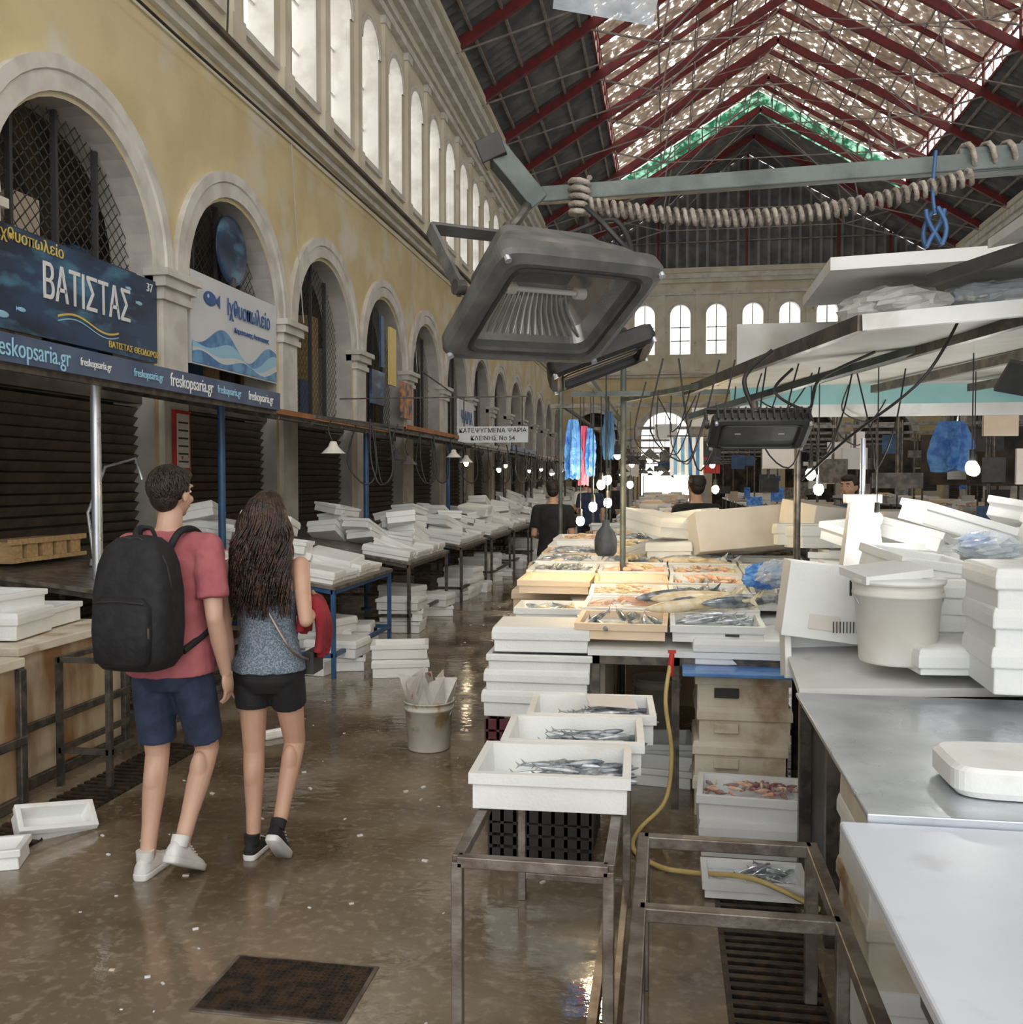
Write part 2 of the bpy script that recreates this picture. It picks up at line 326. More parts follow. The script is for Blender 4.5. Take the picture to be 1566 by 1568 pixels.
mb.build('wall_back')
mb=MB(); n=150
vs=[];fs=[]
for i in range(n+1):
    x=XL+(XR-XL)*i/n; zt=ZR-abs(x-XC)*SL; dd=.06*((0,1,0,-1)[i%4]); vs+= [(x,YF+.02+dd,ZE),(x,YF+.02+dd,zt)]
for i in range(n): fs.append((2*i,2*i+2,2*i+3,2*i+1))
mb.add(vs,[f for i,f in enumerate(fs) if i%4<3],ROOF); mb.add(vs,[f for i,f in enumerate(fs) if i%4==3],ROOF_LIT)
for x in (-3,-.5,XC,8.5,11): mb.beam((x,YF-.1,ZE),(x,YF-.1,ZR-abs(x-XC)*SL),.12,.12,RED)
for z in (14,15.5,17): 
    w=(ZR-z)/SL; mb.beam((XC-w,YF-.08,z),(XC+w,YF-.08,z),.06,.06,RODM)
mb.build('wall_gable')
mb=MB()
for P,XX in ((PLf,0),(PRf,0)):
    for k in range(-2,15):
        c=1.8+3.36*k
        for cc in (c-.84,c+.84):
            pbox(mb,P,cc-.02,cc+.02,7.75,10.4,.30,.33,WHT)
            for z in (8.6,9.4): pbox(mb,P,cc-.5,cc+.5,z-.02,z+.02,.30,.33,WHT)
mb.build('window_muntins')
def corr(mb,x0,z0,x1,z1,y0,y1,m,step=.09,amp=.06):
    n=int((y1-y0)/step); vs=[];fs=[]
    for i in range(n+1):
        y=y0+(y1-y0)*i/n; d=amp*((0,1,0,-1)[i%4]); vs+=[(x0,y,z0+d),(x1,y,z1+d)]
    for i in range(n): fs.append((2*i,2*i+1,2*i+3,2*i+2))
    if m is ROOF: mb.add(vs,[f for i,f in enumerate(fs) if i%4<3],m); mb.add(vs,[f for i,f in enumerate(fs) if i%4==3],ROOF_LIT)  # one strip per wave coloured paler, as if lit
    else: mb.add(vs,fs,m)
Y0=-4; LX0,LX1=-2.2,10.2; LZ=ZE+(LX0-XL)*SL; LY=45.0; LH=1.0
mb=MB()
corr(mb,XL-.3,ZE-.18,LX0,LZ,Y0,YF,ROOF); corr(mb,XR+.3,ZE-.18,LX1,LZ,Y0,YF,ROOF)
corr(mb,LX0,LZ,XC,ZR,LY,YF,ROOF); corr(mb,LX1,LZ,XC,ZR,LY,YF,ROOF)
mb.build('ceiling')
mb=MB()
corr(mb,LX0-.2,LZ+LH-.1,XC,ZR+LH,Y0,LY,LANT,.14,.03); corr(mb,LX1+.2,LZ+LH-.1,XC,ZR+LH,Y0,LY,LANT,.14,.03)
mb.build('ceiling_lantern_sheets')
mb=MB()
n=40; vs=[];fs=[]
for i in range(n+1):
    x=LX0+(LX1-LX0)*i/n; z=ZR-abs(x-XC)*SL; vs+=[(x,LY,z),(x,LY,z+LH)]
for i in range(n): fs.append((2*i,2*i+2,2*i+3,2*i+1))
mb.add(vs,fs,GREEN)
for i in range(0,n+1,2):
    x=LX0+(LX1-LX0)*i/n; z=ZR-abs(x-XC)*SL; mb.beam((x,LY-.04,z),(x,LY-.04,z+LH),.06,.05,RODM)
for a,b in (((LX0,LZ),(XC,ZR)),((LX1,LZ),(XC,ZR))):
    mb.beam((a[0],LY-.05,a[1]+.5),(b[0],LY-.05,b[1]+.5),.05,.05,RODM)
mb.build('window_green_netting')
mb=MB()
for k in range(-1,15):
    y=1.8+3.36*k-1.68
    if y<0: continue
    for sx in (-1,1):
        xe=XC+sx*(XC-XL); xl=XC+sx*(XC-LX0)
        mb.beam((xe,y,ZE-.25),(XC,y,ZR-.25),.14,.26,RED)
        if y<LY: mb.beam((xl,y,LZ+LH-.25),(XC,y,ZR+LH-.2),.10,.16,RED); mb.beam((xl,y,LZ-.1),(xl,y,LZ+LH-.1),.09,.09,RED)
        mxx=(xe+XC)/2; mz=(ZE+ZR)/2-.3; foot=(mxx+sx*(-.6),y,mz-1.4)
        for f in (.35,.6):
            px=xe+(XC-xe)*f; pz=ZE+(ZR-ZE)*f-.3
            mb.beam((px,y,pz),foot,.05,.05,RODM)
        mb.beam((xe,y,ZE-.3),foot,.04,.04,RODM); mb.beam((XC,y,ZR-.4),foot,.04,.04,RODM)
        mb.beam(foot,(XC,y,mz-1.4),.035,.035,RODM)
for sx in (-1,1):
    for f in (.08,.16,.25,.33):
        px=XC+sx*(XC-XL)*(1-f); pz=ZE+(ZR-ZE)*f-.12; mb.beam((px,0,pz),(px,YF,pz),.06,.09,RODM)
    for f in (.55,.68,.81,.94):
        px=XC+sx*(XC-XL)*(1-f); pz=ZE+(ZR-ZE)*f+LH-.15; mb.beam((px,0,pz),(px,LY,pz),.05,.08,RODM)
        mb.beam((px,0,pz-LH),(px,LY,pz-LH),.035,.035,RODM)
    xl=XC+sx*(XC-LX0)
    for z in (LZ-.05,LZ+LH-.12,LZ+.45): mb.beam((xl,0,z),(xl,LY,z),.06,.07,RED)
    y=0
    while y<LY: mb.beam((xl,y,LZ),(xl,y,LZ+LH),.04,.04,FRW); mb.beam((xl,y,LZ),(xl,y+.84,LZ+LH),.02,.02,FRW); y+=.84
    for k in range(3,14):
        ya=1.8+3.36*k-1.68
        mb.beam((XC+sx*.2,ya,ZR-1),(XC+sx*5,ya+3.36,ZR-3.4),.025,.025,RODM); mb.beam((XC+sx*.2,ya+3.36,ZR-1),(XC+sx*5,ya,ZR-3.4),.025,.025,RODM)
mb.build('roof_truss')
def shopfront(k,P,name,left=True):
    c=1.8+3.36*k; mb=MB(); hw=1.32
    zb=3.95 if k in(2,) else (2.75 if k not in (3,) else 4.1)
    if k<11:
        sp=.10
        for dr in (1,-1):
            cc=-4
            while cc<8:
                ins=[]
                t=-1.4
                while t<=1.4:
                    z=4.0+dr*t+cc-2; 
                    if abs(t)<=hw and z>=zb and (z<=4.0 or t*t+(z-4)**2<=hw*hw): ins.append((t,z))
                    t+=.05
                if len(ins)>1:
                    a,b=ins[0],ins[-1]; w=.011
                    mb.add([P(c+a[0],a[1]-w,.28),P(c+b[0],b[1]-w,.28),P(c+b[0],b[1]+w,.28),P(c+a[0],a[1]+w,.28)],[(0,1,2,3)],LATT)
                cc+=sp*1.41
    for t in (-.66,0,.66): pbox(mb,P,c+t-.02,c+t+.02,zb,4+math.sqrt(hw*hw-t*t)-.02,.24,.30,LATT)
    pbox(mb,P,c-hw,c+hw,zb-.03,zb+.05,.2,.32,LATT); 
    pbox(mb,P,c-hw,c+hw,2.55,2.78,.15,.35,DARKT)
    z=.0
    while z<2.5:
        q=[P(c-hw,z,.26),P(c+hw,z,.26),P(c+hw,z+.085,.20),P(c-hw,z+.085,.20)]; mb.add(q,[(0,1,2,3)],SHUT)
        q=[P(c-hw,z+.085,.20),P(c+hw,z+.085,.20),P(c+hw,z+.105,.27),P(c-hw,z+.105,.27)]; mb.add(q,[(0,1,2,3)],SHUTD); z+=.105
    rr=random.Random(k)
    for i in range(5): pbox(mb,P,c-1.2+i*.48,c-1.2+i*.48+.4,2.8,2.8+rr.uniform(.6,1.9),.55,.95,rr.choice([WOOD,INT,CARD,INT,BLUEP]))
    return mb.build(name)
for k in range(0,15): shopfront(k,PLf,'door_%d'%(k+1))
for k in range(3,15): shopfront(k,PRf,'door_%d'%(k+20))
# ------------------------------------------------------------------ signs on left wall
def yz_poly(mb,x,pts,m):
    mb.add([(x,p[0],p[1]) for p in pts],[tuple(range(len(pts)))],m)
mb=MB(); mb.bb((-5.66,7.18,3.0),(-5.62,9.86,3.9),NAVY)
n=24
for off,m,th in ((0,SYEL,.02),(-.04,LBLU,.012)):
    for i in range(n):
        y=8.1+i*1.0/n; f=lambda y: 3.22+off+.05*math.sin((y-8.1)*6)
        yz_poly(mb,-5.615,[(y,f(y)),(y+1./n,f(y+1./n)),(y+1./n,f(y+1./n)+th),(y,f(y)+th)],m)
# small painted fish on the sign
for fy,fz,fs_ in ((7.35,3.12,.09),(7.6,3.2,.06),(9.3,3.72,.05),(9.5,3.6,.06)):
    mb.sph((-5.617,fy,fz),(.004,fs_,fs_*.35),LBLU,14,8); yz_poly(mb,-5.613,[(fy-fs_*.8,fz),(fy-fs_*1.3,fz+fs_*.35),(fy-fs_*1.3,fz-fs_*.35)],LBLU)
s=mb.build('fishmonger_sign')
txt(s,'ΒΑΤΙΣΤΑΣ',(-5.612,8.6,3.5),RW,.46,TXW,sx=.64,ext=.006); txt(s,'ιχθυοπωλείο',(-5.612,7.75,3.82),RW,.15,SYEL); txt(s,'ΒΑΤΙΣΤΑΣ ΘΕΟΔΩΡΟΣ',(-5.612,9.4,3.08),RW,.09,SYEL); txt(s,'37',(-5.612,9.7,3.8),RW,.13,TXW)
mb=MB(); mb.bb((-5.66,10.62,3.1),(-5.62,13.14,4.22),SWHT)
for lev,m,am in ((3.52,SBLU,.09),(3.40,LBLU,.07),(3.28,SWHT,.05),(3.22,SBLU,.06)):
    n=30
    for i in range(n):
        y=10.64+i*2.48/n; g=lambda y:(lev-3.12)*(.55+.45*math.sin((y-10.3)*1.6)**2)+3.14+am*math.sin((y-10)*5+lev*9)
        yz_poly(mb,-5.614+(3.52-lev)*.01,[(y,3.12),(y+2.48/n,3.12),(y+2.48/n,g(y+2.48/n)),(y,g(y))],m)
mb.sph((-5.61,11.1,3.95),(.006,.17,.09),TXB,16,8); yz_poly(mb,-5.606,[(11.24,3.95),(11.36,4.04),(11.36,3.86)],TXB); mb.sph((-5.6,11.03,3.97),(.008,.025,.025),SWHT)
s=mb.build('fishmonger_sign')
txt(s,'Ιχθυοπωλείο',(-5.604,12.22,3.92),RW,.30,TXB,sx=.74); txt(s,'Καραντωνης Αναστασιος',(-5.604,12.3,3.66),RW,.09,TXB)
mb=MB(); mb.bb((-5.5,18.35,3.6),(-5.46,18.8,4.75),SYEL); mb.bb((-5.55,17.3,3.15),(-5.5,18.15,3.8),NAVY); mb.bb((-5.5,19.2,3.0),(-5.45,20.0,3.75),SORA); mb.bb((-5.54,17.9,3.9),(-5.5,18.1,4.9),BLUEP); mb.build('shop_banner')
mb=MB(); mb.bb((-4.6,20.6,2.75),(-4.55,22.2,3.5),SWHT); mb.beam((-4.6,21.4,3.5),(-5.6,21.4,4.2),.03,.03,STEELD); s=mb.build('shop_sign'); txt(s,'ΨΑΡΙΑ',(-4.54,21.4,3.1),RW,.4,TXB)
mb=MB(); mb.bb((-3.5,15.75,2.33),(-2.3,15.8,2.6),SWHT); mb.cyl((-3.4,15.78,2.6),(-3.4,15.78,3.1),.01,.01,STEELD); mb.cyl((-2.4,15.78,2.6),(-2.4,15.78,3.1),.01,.01,STEELD); mb.beam((-3.5,15.78,3.1),(-2.3,15.78,3.1),.02,.02,STEELD); mb.beam((-5.6,15.78,3.1),(-3.5,15.78,3.1),.02,.02,STEELD)
s=mb.build('hanging_sign'); txt(s,'ΚΑΤΕΨΥΓΜΕΝΑ ΨΑΡΙΑ',(-2.9,15.74,2.53),(pi/2,0,0),.105,TXK); txt(s,'ΚΛΕΙΝΗΣ Νο 54',(-2.9,15.74,2.40),(pi/2,0,0),.105,TXK)
mb=MB(); mb.bb((-5.56,10.06,1.8),(-5.53,10.42,2.5),REDP); mb.bb((-5.535,10.10,1.84),(-5.525,10.38,2.46),PAPER)
for i in range(6): mb.bb((-5.527,10.13,1.9+i*.09),(-5.522,10.35,1.92+i*.09),TXK)
mb.build('framed_price_poster')
mb=MB(); mb.sph((-5.75,12.0,4.75),(.04,.46,.46),NAVY,24,12); mb.bb((-5.8,11.95,4.2),(-5.72,12.05,4.4),STEELD); mb.build('round_shop_sign')
mb=MB(); mb.tube([(-5.4,2,6.7),(-5.42,10,6.65),(-5.4,20,6.7),(-5.4,40,6.68)],.018,BLACKP,6)
for y in (6.9,13.6,20.3): mb.tube([(-5.55,y,6.7),(-5.57,y+.2,5.6),(-5.5,y+.3,4.1)],.008,GREYST,5)
mb.tube([(-5.4,11.2,7.2),(-5.35,11.25,8.8),(-5.2,11.5,8.3),(-5.4,11.8,8.1),(-5.4,11.3,9)],.012,BLACKP,6)
mb.build('wall_cable')
# ------------------------------------------------------------------ left awnings
def awning(y0,y1,x0,z0,edge,vh,m2=DARKT,zb=2.75,txts=None,poles=()):
    mb=MB(); mb.slab((x0,y0,z0),(x0,y1,z0),(-5.55,y1,zb),(-5.55,y0,zb),.04,m2)
    mb.bb((x0-.02,y0,z0-vh*.5),(x0+.02,y1,z0+vh*.5),edge); mb.bb((x0-.05,y0,z0-vh*.5-.04),(x0-.02,y1,z0-vh*.5),STEELD)
    y=y0+.1
    while y<y1: mb.beam((x0,y,z0-.06),(-5.55,y,zb-.08),.03,.05,STEELD); y+=.9
    for (px,py,pm_) in poles: mb.cyl((px,py,0),(px,py,z0),.035,.035,pm_,12); mb.cyl((px,py,0),(px,py,.02),.08,.08,pm_,12)
    return mb.build('shop_awning')
s=awning(3.6,8.45,-3.6,2.43,NAVY2,.16,poles=((-3.95,6.1,STEEL),(-4.1,8.3,BLUEP)))
for i,(t,sz,m) in enumerate((('freskopsaria.gr',.08,TXW),('freskopsaria.gr',.15,LBLU),('freskopsaria.gr',.07,TXW),('freskopsaria.gr',.08,LBLU),('freskopsaria.gr',.14,TXW),('freskopsaria.gr',.09,LBLU),('freskopsaria.gr',.11,TXW))):
    txt(s,t,(-3.575,4.3+i*.62,2.43),RW,sz,m,ext=.002,sx=.8)
awning(8.6,12.3,-3.7,2.36,ORW,.05,poles=((-3.9,12.0,BLUEP),),zb=2.7)
awning(12.5,16.6,-3.5,2.42,ORW,.06,poles=((-3.8,16.3,BLUEP),),zb=2.7)
for i in range(7): awning(17+i*4.4,21+i*4.4,-3.5,2.35+.08*(i%2),(CANV,BLUEP,CANV,ORW)[i%4],.1,m2=(DARKT,CANV)[i%2],zb=2.7,poles=((-3.7,17.2+i*4.4,STEELD),))
# ------------------------------------------------------------------ foam boxes, fish
def foam(mb,x,y,z,lx=.5,ly=.38,h=.12,rz=0,rx=0,ry=0,m=None,lid=False,fill=None):
    m=m or FOAM; old=mb.T; mb.T=old@TR(x,y,z,rz,rx,ry)
    def r(a,b,zz): return [(-a,-b,zz),(a,-b,zz),(a,b,zz),(-a,b,zz)]
    a,b=lx/2,ly/2; t=.026
    R_=[r(a*.95,b*.95,0),r(a-.012,b-.012,h-.035),r(a,b,h-.035),r(a,b,h)]
    if lid: R_+= [r(a,b,h+.004),r(a-.006,b-.006,h+.03),r(a-.02,b-.02,h+.035)]
    else: R_+=[r(a-t,b-t,h),r(a-t-.008,b-t-.008,.025)]
    mb.loft(R_,m,True,False)
    if fill is not None and not lid:
        zz=h*.55; mb.add(r(a-t-.004,b-t-.004,zz),[(0,1,2,3)],fill)
    mb.T=old
def fish(mb,p,yaw,L,m,pitch=0,fat=1,seg=7):
    old=mb.T; mb.T=old@TR(*p,yaw,0,pitch)
    pr=[(-.5,.004,.008),(-.44,.03,.04),(-.3,.055,.075),(-.05,.06,.085),(.2,.038,.055),(.38,.016,.025),(.42,.012,.03)]
    rings=[[V((x*L,w*L*fat*math.cos(2*pi*k/seg),h*L*fat*math.sin(2*pi*k/seg))) for k in range(seg)] for x,w,h in pr]
    mb.loft(rings,m); mb.add([(.40*L,0,0),(.54*L,.0,.09*L),(.48*L,0,0),(.54*L,0,-.09*L)],[(0,1,2,3)],m)
    mb.T=old
def pile(mb,cx,cy,z,lx,ly,n,L,mats,yaw0=None,hump=.03,fat=1):
    for i in range(n):
        px=R.uniform(-.5,.5); py=R.uniform(-.5,.5)
        zz=z+hump*(1-4*px*px)*(1-4*py*py)*1+R.uniform(0,.015)
        ya=R.uniform(0,6.28) if yaw0 is None else yaw0+R.gauss(0,.3)
        ll=L*R.uniform(.8,1.15)
        fish(mb,(cx+px*(lx-ll*.5*abs(math.cos(ya))),cy+py*(ly-ll*.5*abs(math.sin(ya))),zz),ya,ll,R.choice(mats),R.uniform(-.12,.12),fat)
def frame_table(mb,x0,x1,y0,y1,zf,zb,t=.035,m=STEELD,top=None,low=True):
    for x,z in ((x0,zb),(x1,zf)):
        for y in (y0,y1): mb.beam((x,y,0),(x,y,z),t,t,m)
        mb.beam((x,y0,z-t/2),(x,y1,z-t/2),t,t,m); 
        if low: mb.beam((x,y0,.2),(x,y1,.2),t,t,m)
    for y in (y0,y1):
        mb.beam((x0,y,zb-t/2),(x1,y,zf-t/2),t,t,m)
        if low: mb.beam((x0,y,.2),(x1,y,.2),t,t,m)
    if top: mb.slab((x0-.03,y0-.03,zb+.03),(x1+.03,y0-.03,zf+.03),(x1+.03,y1+.03,zf+.03),(x0-.03,y1+.03,zb+.03),.03,top)
def left_stall(y0,y1,x1=-2.8,x0=-4.7,dens=8,mt=STEELD,topm=STEELG):
    mb=MB(); frame_table(mb,x0,x1,y0,y1,.76,1.08,m=mt,top=topm); mb.build('fish_stall_table')
    mb=MB()
    sl=(1.08-.76)/(x0-x1)
    for i in range(dens):
        x=R.uniform(x0+.3,x1-.3); y=R.uniform(y0+.25,y1-.2); z=.80+ (x-x1)*sl
        st=R.choice([1,1,2,3])
        for j in range(st): foam(mb,x+R.uniform(-.05,.05),y+R.uniform(-.05,.05),z+j*.115+.01,.5,.36,.11,R.uniform(-.4,.4)+R.choice([0,pi/2]),R.uniform(-.25,.25),math.atan(-sl)+R.uniform(-.1,.25),lid=R.random()<.35)
    y=y0+.2
    while y<y1-.1:
        foam(mb,x1-.3,y,.815,.55,.34,.1,R.uniform(-.08,.08),0,.16,lid=R.random()<.4); y+=.36
    for i in range(5):
        x=R.uniform(x1-.5,x1-.1); y=R.uniform(y0+.2,y1-.2)
        for j in range(R.choice([1,2,3])): foam(mb,x,y,.002+j*.125,.5,.36,.12,R.uniform(-.4,.4),lid=R.random()<.4)
    mb.build('styrofoam_box_pile',bevel=.004 if y0<12 else 0)
left_stall(7.7,9.35,dens=7,mt=BLUEP); left_stall(10.1,11.9,dens=8)
for i in range(14): 
    y=12.8+i*2.3; left_stall(y,y+1.8,dens=6)
def freezer(x0,x1,y0,y1,h,m=CRATEY,name='stained_cold_box'):
    mb=MB(); mb.bb((x0+.03,y0+.03,.06),(x1-.03,y1-.03,h-.05),m); mb.bb((x0,y0,h-.05),(x1,y1,h),FOAMD); mb.bb((x0+.01,y0+.01,0),(x1-.01,y1-.01,.06),STEELD)
    for (x,y) in ((x0,y0),(x1,y0),(x0,y1),(x1,y1)): mb.box((x+(.02 if x==x0 else -.02),y+(.02 if y==y0 else -.02),h/2-.03),(.05,.05,h-.06),STEELD)
    mb.beam((x1,y0,.35),(x1,y1,.35),.02,.05,STEELD)
    return mb.build(name,bevel=.006)
freezer(-4.3,-3.28,3.3,4.42,.78); freezer(-4.4,-3.42,4.55,5.6,.80)
mb=MB(); frame_table(mb,-3.32,-3.02,4.75,5.6,.72,.72,m=STEELD,t=.03); mb.build('steel_stand')
mb=MB(); frame_table(mb,-3.6,-3.2,5.75,7.3,.5,.5,m=STEELD); mb.build('steel_stand')
mb=MB()
foam(mb,-3.68,4.05,.785,.62,.42,.13,.1,m=FOAM); foam(mb,-3.55,3.55,.785,.6,.42,.16,-.1); foam(mb,-4.0,4.15,.93,.55,.4,.12,.25,lid=True); foam(mb,-3.85,4.85,.81,.6,.42,.12,.15,lid=True); foam(mb,-3.9,4.9,.96,.55,.4,.1,-.1); foam(mb,-3.9,5.3,.81,.5,.36,.12,.1)
mb.build('styrofoam_box_pile',bevel=.006)
mb=MB(); frame_table(mb,-5.2,-3.55,5.75,7.5,.92,1.12,m=STEELD,top=STEELG); mb.build('slanted_stall_counter')
mb=MB(); 
for i in range(5): mb.bb((-4.9+.0,6.0+i*.17,1.12+.01),(-4.55,6.03+i*.17+.09,1.26),WOOD)
mb.bb((-4.92,5.98,1.11),(-4.53,6.85,1.14),WOOD); mb.bb((-4.56,5.98,1.24),(-4.53,6.85,1.28),WOOD); mb.build('wooden_crate')
mb=MB()
for i in range(14): mb.box((-3.75+R.uniform(-.2,.2),7.05+R.uniform(-.25,.25),.975+i*.012),(.4,.3,.012),PAPER,rz=R.uniform(0,3),rot=(R.uniform(-.15,.15),R.uniform(-.15,.15),R.uniform(0,3)))
mb.sph((-3.8,7.1,1.17),(.13,.15,.09),PAPER,14,8,jit=.1,rnd=random.Random(1)); mb.build('paper_pile')
mb=MB(); mb.tube([(-4.3,6.6,1.05),(-4.35,6.6,1.45),(-4.2,6.6,1.8),(-3.95,6.6,1.86),(-3.9,6.6,1.7)],.012,STEEL,8); mb.cyl((-4.3,6.6,1.05),(-4.3,6.6,1.1),.04,.03,STEEL); mb.build('gooseneck_tap')
mb=MB(); foam(mb,-2.92,4.1,.02,.36,.16,.10,.9,.6,.15); mb.build('broken_styrofoam_piece',bevel=.005)
mb=MB(); foam(mb,-2.93,3.72,.0,.26,.2,.09,.4); mb.build('broken_styrofoam_piece',bevel=.005)
mb=MB(); foam(mb,-2.55,5.9,.0,.20,.10,.04,.9); mb.build('broken_styrofoam_piece',bevel=.005)
mb=MB(); foam(mb,-2.3,8.0,.0,.5,.36,.12,.3,lid=True); foam(mb,-2.3,8.0,.16,.5,.36,.12,.25); mb.build('styrofoam_box_pile',bevel=.005)
mb=MB(); rr=random.Random(8)
for i in range(160):
    x=rr.uniform(-2.9,.0); y=2.5+rr.random()**1.6*14; s_=rr.uniform(.004,.014); mb.box((x,y,s_*.25),(s_*2,s_,s_*.5),rr.choice([FOAM,FOAM,ICE,PAPER,FOAMD]),rz=rr.uniform(0,3))
mb.build('floor_debris')
def grate(name,x0,x1,y0,y1,st=.055,ax='x'):
    mb=MB(); mb.bb((x0,y0,-.12),(x1,y1,-.10),PIT)
    mb.bb((x0,y0,-.1),(x0+.02,y1,.006),GRATE); mb.bb((x1-.02,y0,-.1),(x1,y1,.006),GRATE)
    y=y0
    while y<y1: mb.bb((x0+.02,y,-.03),(x1-.02,y+st*.5,.004),GRATE); y+=st
    return mb.build(name)
grate('drain_grate',.2,.53,1.5,4.3)
mb=MB()
mb.bb((-3.2,3.4,.001),(-2.9,5.6,.004),PIT); y=3.4
while y<5.6: mb.bb((-3.2,y,.004),(-2.9,y+.03,.016),GRATE); y+=.06
mb.build('drain_grate')
mb=MB(); mb.bb((-1.5,2.77,.001),(-.98,3.13,.006),STEELG); mb.bb((-1.485,2.785,.006),(-.995,3.115,.010),GRATE)
for i in range(24):
    for j in range(16):
        mb.box((-1.475+i*.0205,2.795+j*.0205,.011),(.012,.004,.003),GRATE,rz=.78 if (i+j)%2 else -.78)
mb.build('manhole_cover')
def pail(mb,c,r=.15,h=.3,m=PAILC,inner=PIT):
    mb.lathe(c,[(0,0.003),(r*.84,0.003),(r*.86,.01),(r*.97,h*.82),(r*1.03,h*.83),(r*1.03,h*.87),(r*.985,h*.88),(r,h*.97),(r*1.05,h*.975),(r*1.05,h),(r*.96,h),(r*.94,h*.8),(r*.8,.02),(0,.02)],m,28)
    cx,cy,cz=c
    mb.tube([(cx+r*1.02*math.cos(a),cy-r*.5*math.sin(a)-.0,cz+h*.9-r*.9*math.sin(a)*.9) for a in [pi*i/14 for i in range(15)]],.004,STEEL,6)
mb=MB(); pail(mb,(-1.48,5.8,0),.155,.31,PAIL)
for i in range(9):
    a=i*.7; mb.add([(-1.48+.13*math.cos(a),5.8+.13*math.sin(a),.24),(-1.48+.13*math.cos(a+.9),5.8+.13*math.sin(a+.9),.24),(-1.48+.19*math.cos(a+.6),5.8+.19*math.sin(a+.6),.40+.1*((i*37)%10)/10),(-1.48+.06*math.cos(a+.1),5.8+.06*math.sin(a),.42+.1*((i*53)%10)/10)],[(0,1,2,3)],PAPER)
mb.build('bucket_with_paper')
# ------------------------------------------------------------------ right side: front stand with fish boxes
mb=MB(); t=.032
x0,x1,y0,y1,h=-.57,-.15,2.55,3.75,.64
for x in (x0,x1):
    for y in (y0,y1): mb.beam((x,y,0),(x,y,h),t,t,STEELG)
    mb.beam((x,y0,h),(x,y1,h),t,t,STEELG)
for y in (y0,y1): mb.beam((x0,y,h),(x1,y,h),t,t,STEELG)
mb.beam((x0,y1,.1),(x1,y1,.1),t*.8,t*.8,STEELG); mb.beam((x1,y0,.08),(x1,y1,.1),t*.8,t*.8,STEELG); mb.beam((x0+.0,3.2,h),(x1,3.2,h),t,t,STEELG)
mb.build('steel_stand',bevel=.003)
for i,(cx,cy,rz) in enumerate(((-.365,3.10,.03),(-.335,3.50,.05),(-.30,3.89,.06))):
    mb=MB(); foam(mb,cx,cy,.66,.51,.375,.115,rz,0,0); 
    pile(mb,cx+.07,cy+.0,.712,.36,.25,48 if i==0 else 34,.15,[FSIL,FDRK,FDRK,FSIL],yaw0=.2+pi,hump=.03,fat=.9)
    if i==2: mb.box((cx+.08,cy,.79),(.2,.14,.004),CARDW,rot=(.1,.08,.2))
    mb.build('styrofoam_fish_box',bevel=.005)
def crate(name,x0,x1,y0,y1,z0,z1,m):
    mb=MB(); t=.012
    for (a,b) in (((x0,y0),(x1,y0+t)),((x0,y1-t),(x1,y1)),((x0,y0),(x0+t,y1)),((x1-t,y0),(x1,y1))):
        H=z1-z0
        for f0,f1 in ((0,.2),(.28,.45),(.52,.70),(.76,1)): mb.bb((a[0],a[1],z0+H*f0),(b[0],b[1],z0+H*f1),m)
    nx=8
    for i in range(nx+1):
        x=x0+(x1-x0)*i/nx
        mb.bb((x-.008,y0,z0),(x+.008,y0+t,z1),m); mb.bb((x-.008,y1-t,z0),(x+.008,y1,z1),m)
    for i in range(5):
        y=y0+(y1-y0)*i/4; mb.bb((x0,max(y0,y-.008),z0),(x0+t,min(y1,y+.008),z1),m); mb.bb((x1-t,max(y0,y-.008),z0),(x1,min(y1,y+.008),z1),m)
    mb.bb((x0,y0,z0),(x1,y1,z0+.01),m); return mb.build(name)
crate('black_plastic_crate',-.78,-.32,4.15,4.6,.0,.22,BLACKP)
crate('dark_red_plastic_crate',-.93,-.42,4.85,5.35,.0,.22,MAROON); crate('dark_red_plastic_crate',-.93,-.42,4.85,5.35,.225,.445,MAROON)
mb=MB()
for i in range(3): foam(mb,-.68+.01*i,5.1,.45+i*.112,.56,.44,.11,.02*(i-1),lid=(i<2),fill=ICE if i==2 else None)
foam(mb,-.66,5.12,.79,.52,.4,.10,.04,lid=True); mb.build('styrofoam_box_stack',bevel=.005)
mb=MB(); frame_table(mb,-.95,-.42,5.65,6.15,.68,.68,m=STEELD); 
mb.build('steel_stand'); mb=MB(); foam(mb,-.68,5.9,.69,.56,.42,.12,.0,lid=False,fill=ICE); foam(mb,-.66,5.92,.815,.54,.40,.1,.03,fill=ICE); pile(mb,-.66,5.92,.88,.4,.3,18,.2,[FSIL,FYEL],hump=.02); mb.build('styrofoam_box_stack',bevel=.005)
zf=lambda y:.84+(y-4.9)*.075
mb=MB()
mb.slab((-.4,4.9,.82),(.75,4.9,.82),(.95,8.6,1.1),(-1.0,8.6,1.1),.03,FOAM)
for x in (-.36,.05,.7):
    mb.beam((x,4.93,0),(x,4.93,.8),.04,.04,STEELD); mb.beam((x,6.6,0),(x,6.6,.92),.04,.04,STEELD)
mb.beam((-.38,4.93,.77),(.72,4.93,.77),.04,.05,STEELD); mb.beam((-.95,8.5,0),(-.95,8.5,1.05),.04,.04,STEELD); mb.beam((.9,8.5,0),(.9,8.5,1.05),.04,.04,STEELD)
mb.build('fish_display_table')
sets=[([FPNK,FPNK,FYEL],.11,60,1.1),([FYEL,FSIL],.3,14,.9),([FSIL,FDRK],.34,14,.8),([FYEL,FSIL],.45,9,.9),([FSIL],.2,26,1),([FPNK],.16,34,1),([FYEL,FPNK],.22,22,1),([FSIL,FYEL],.26,18,1)]
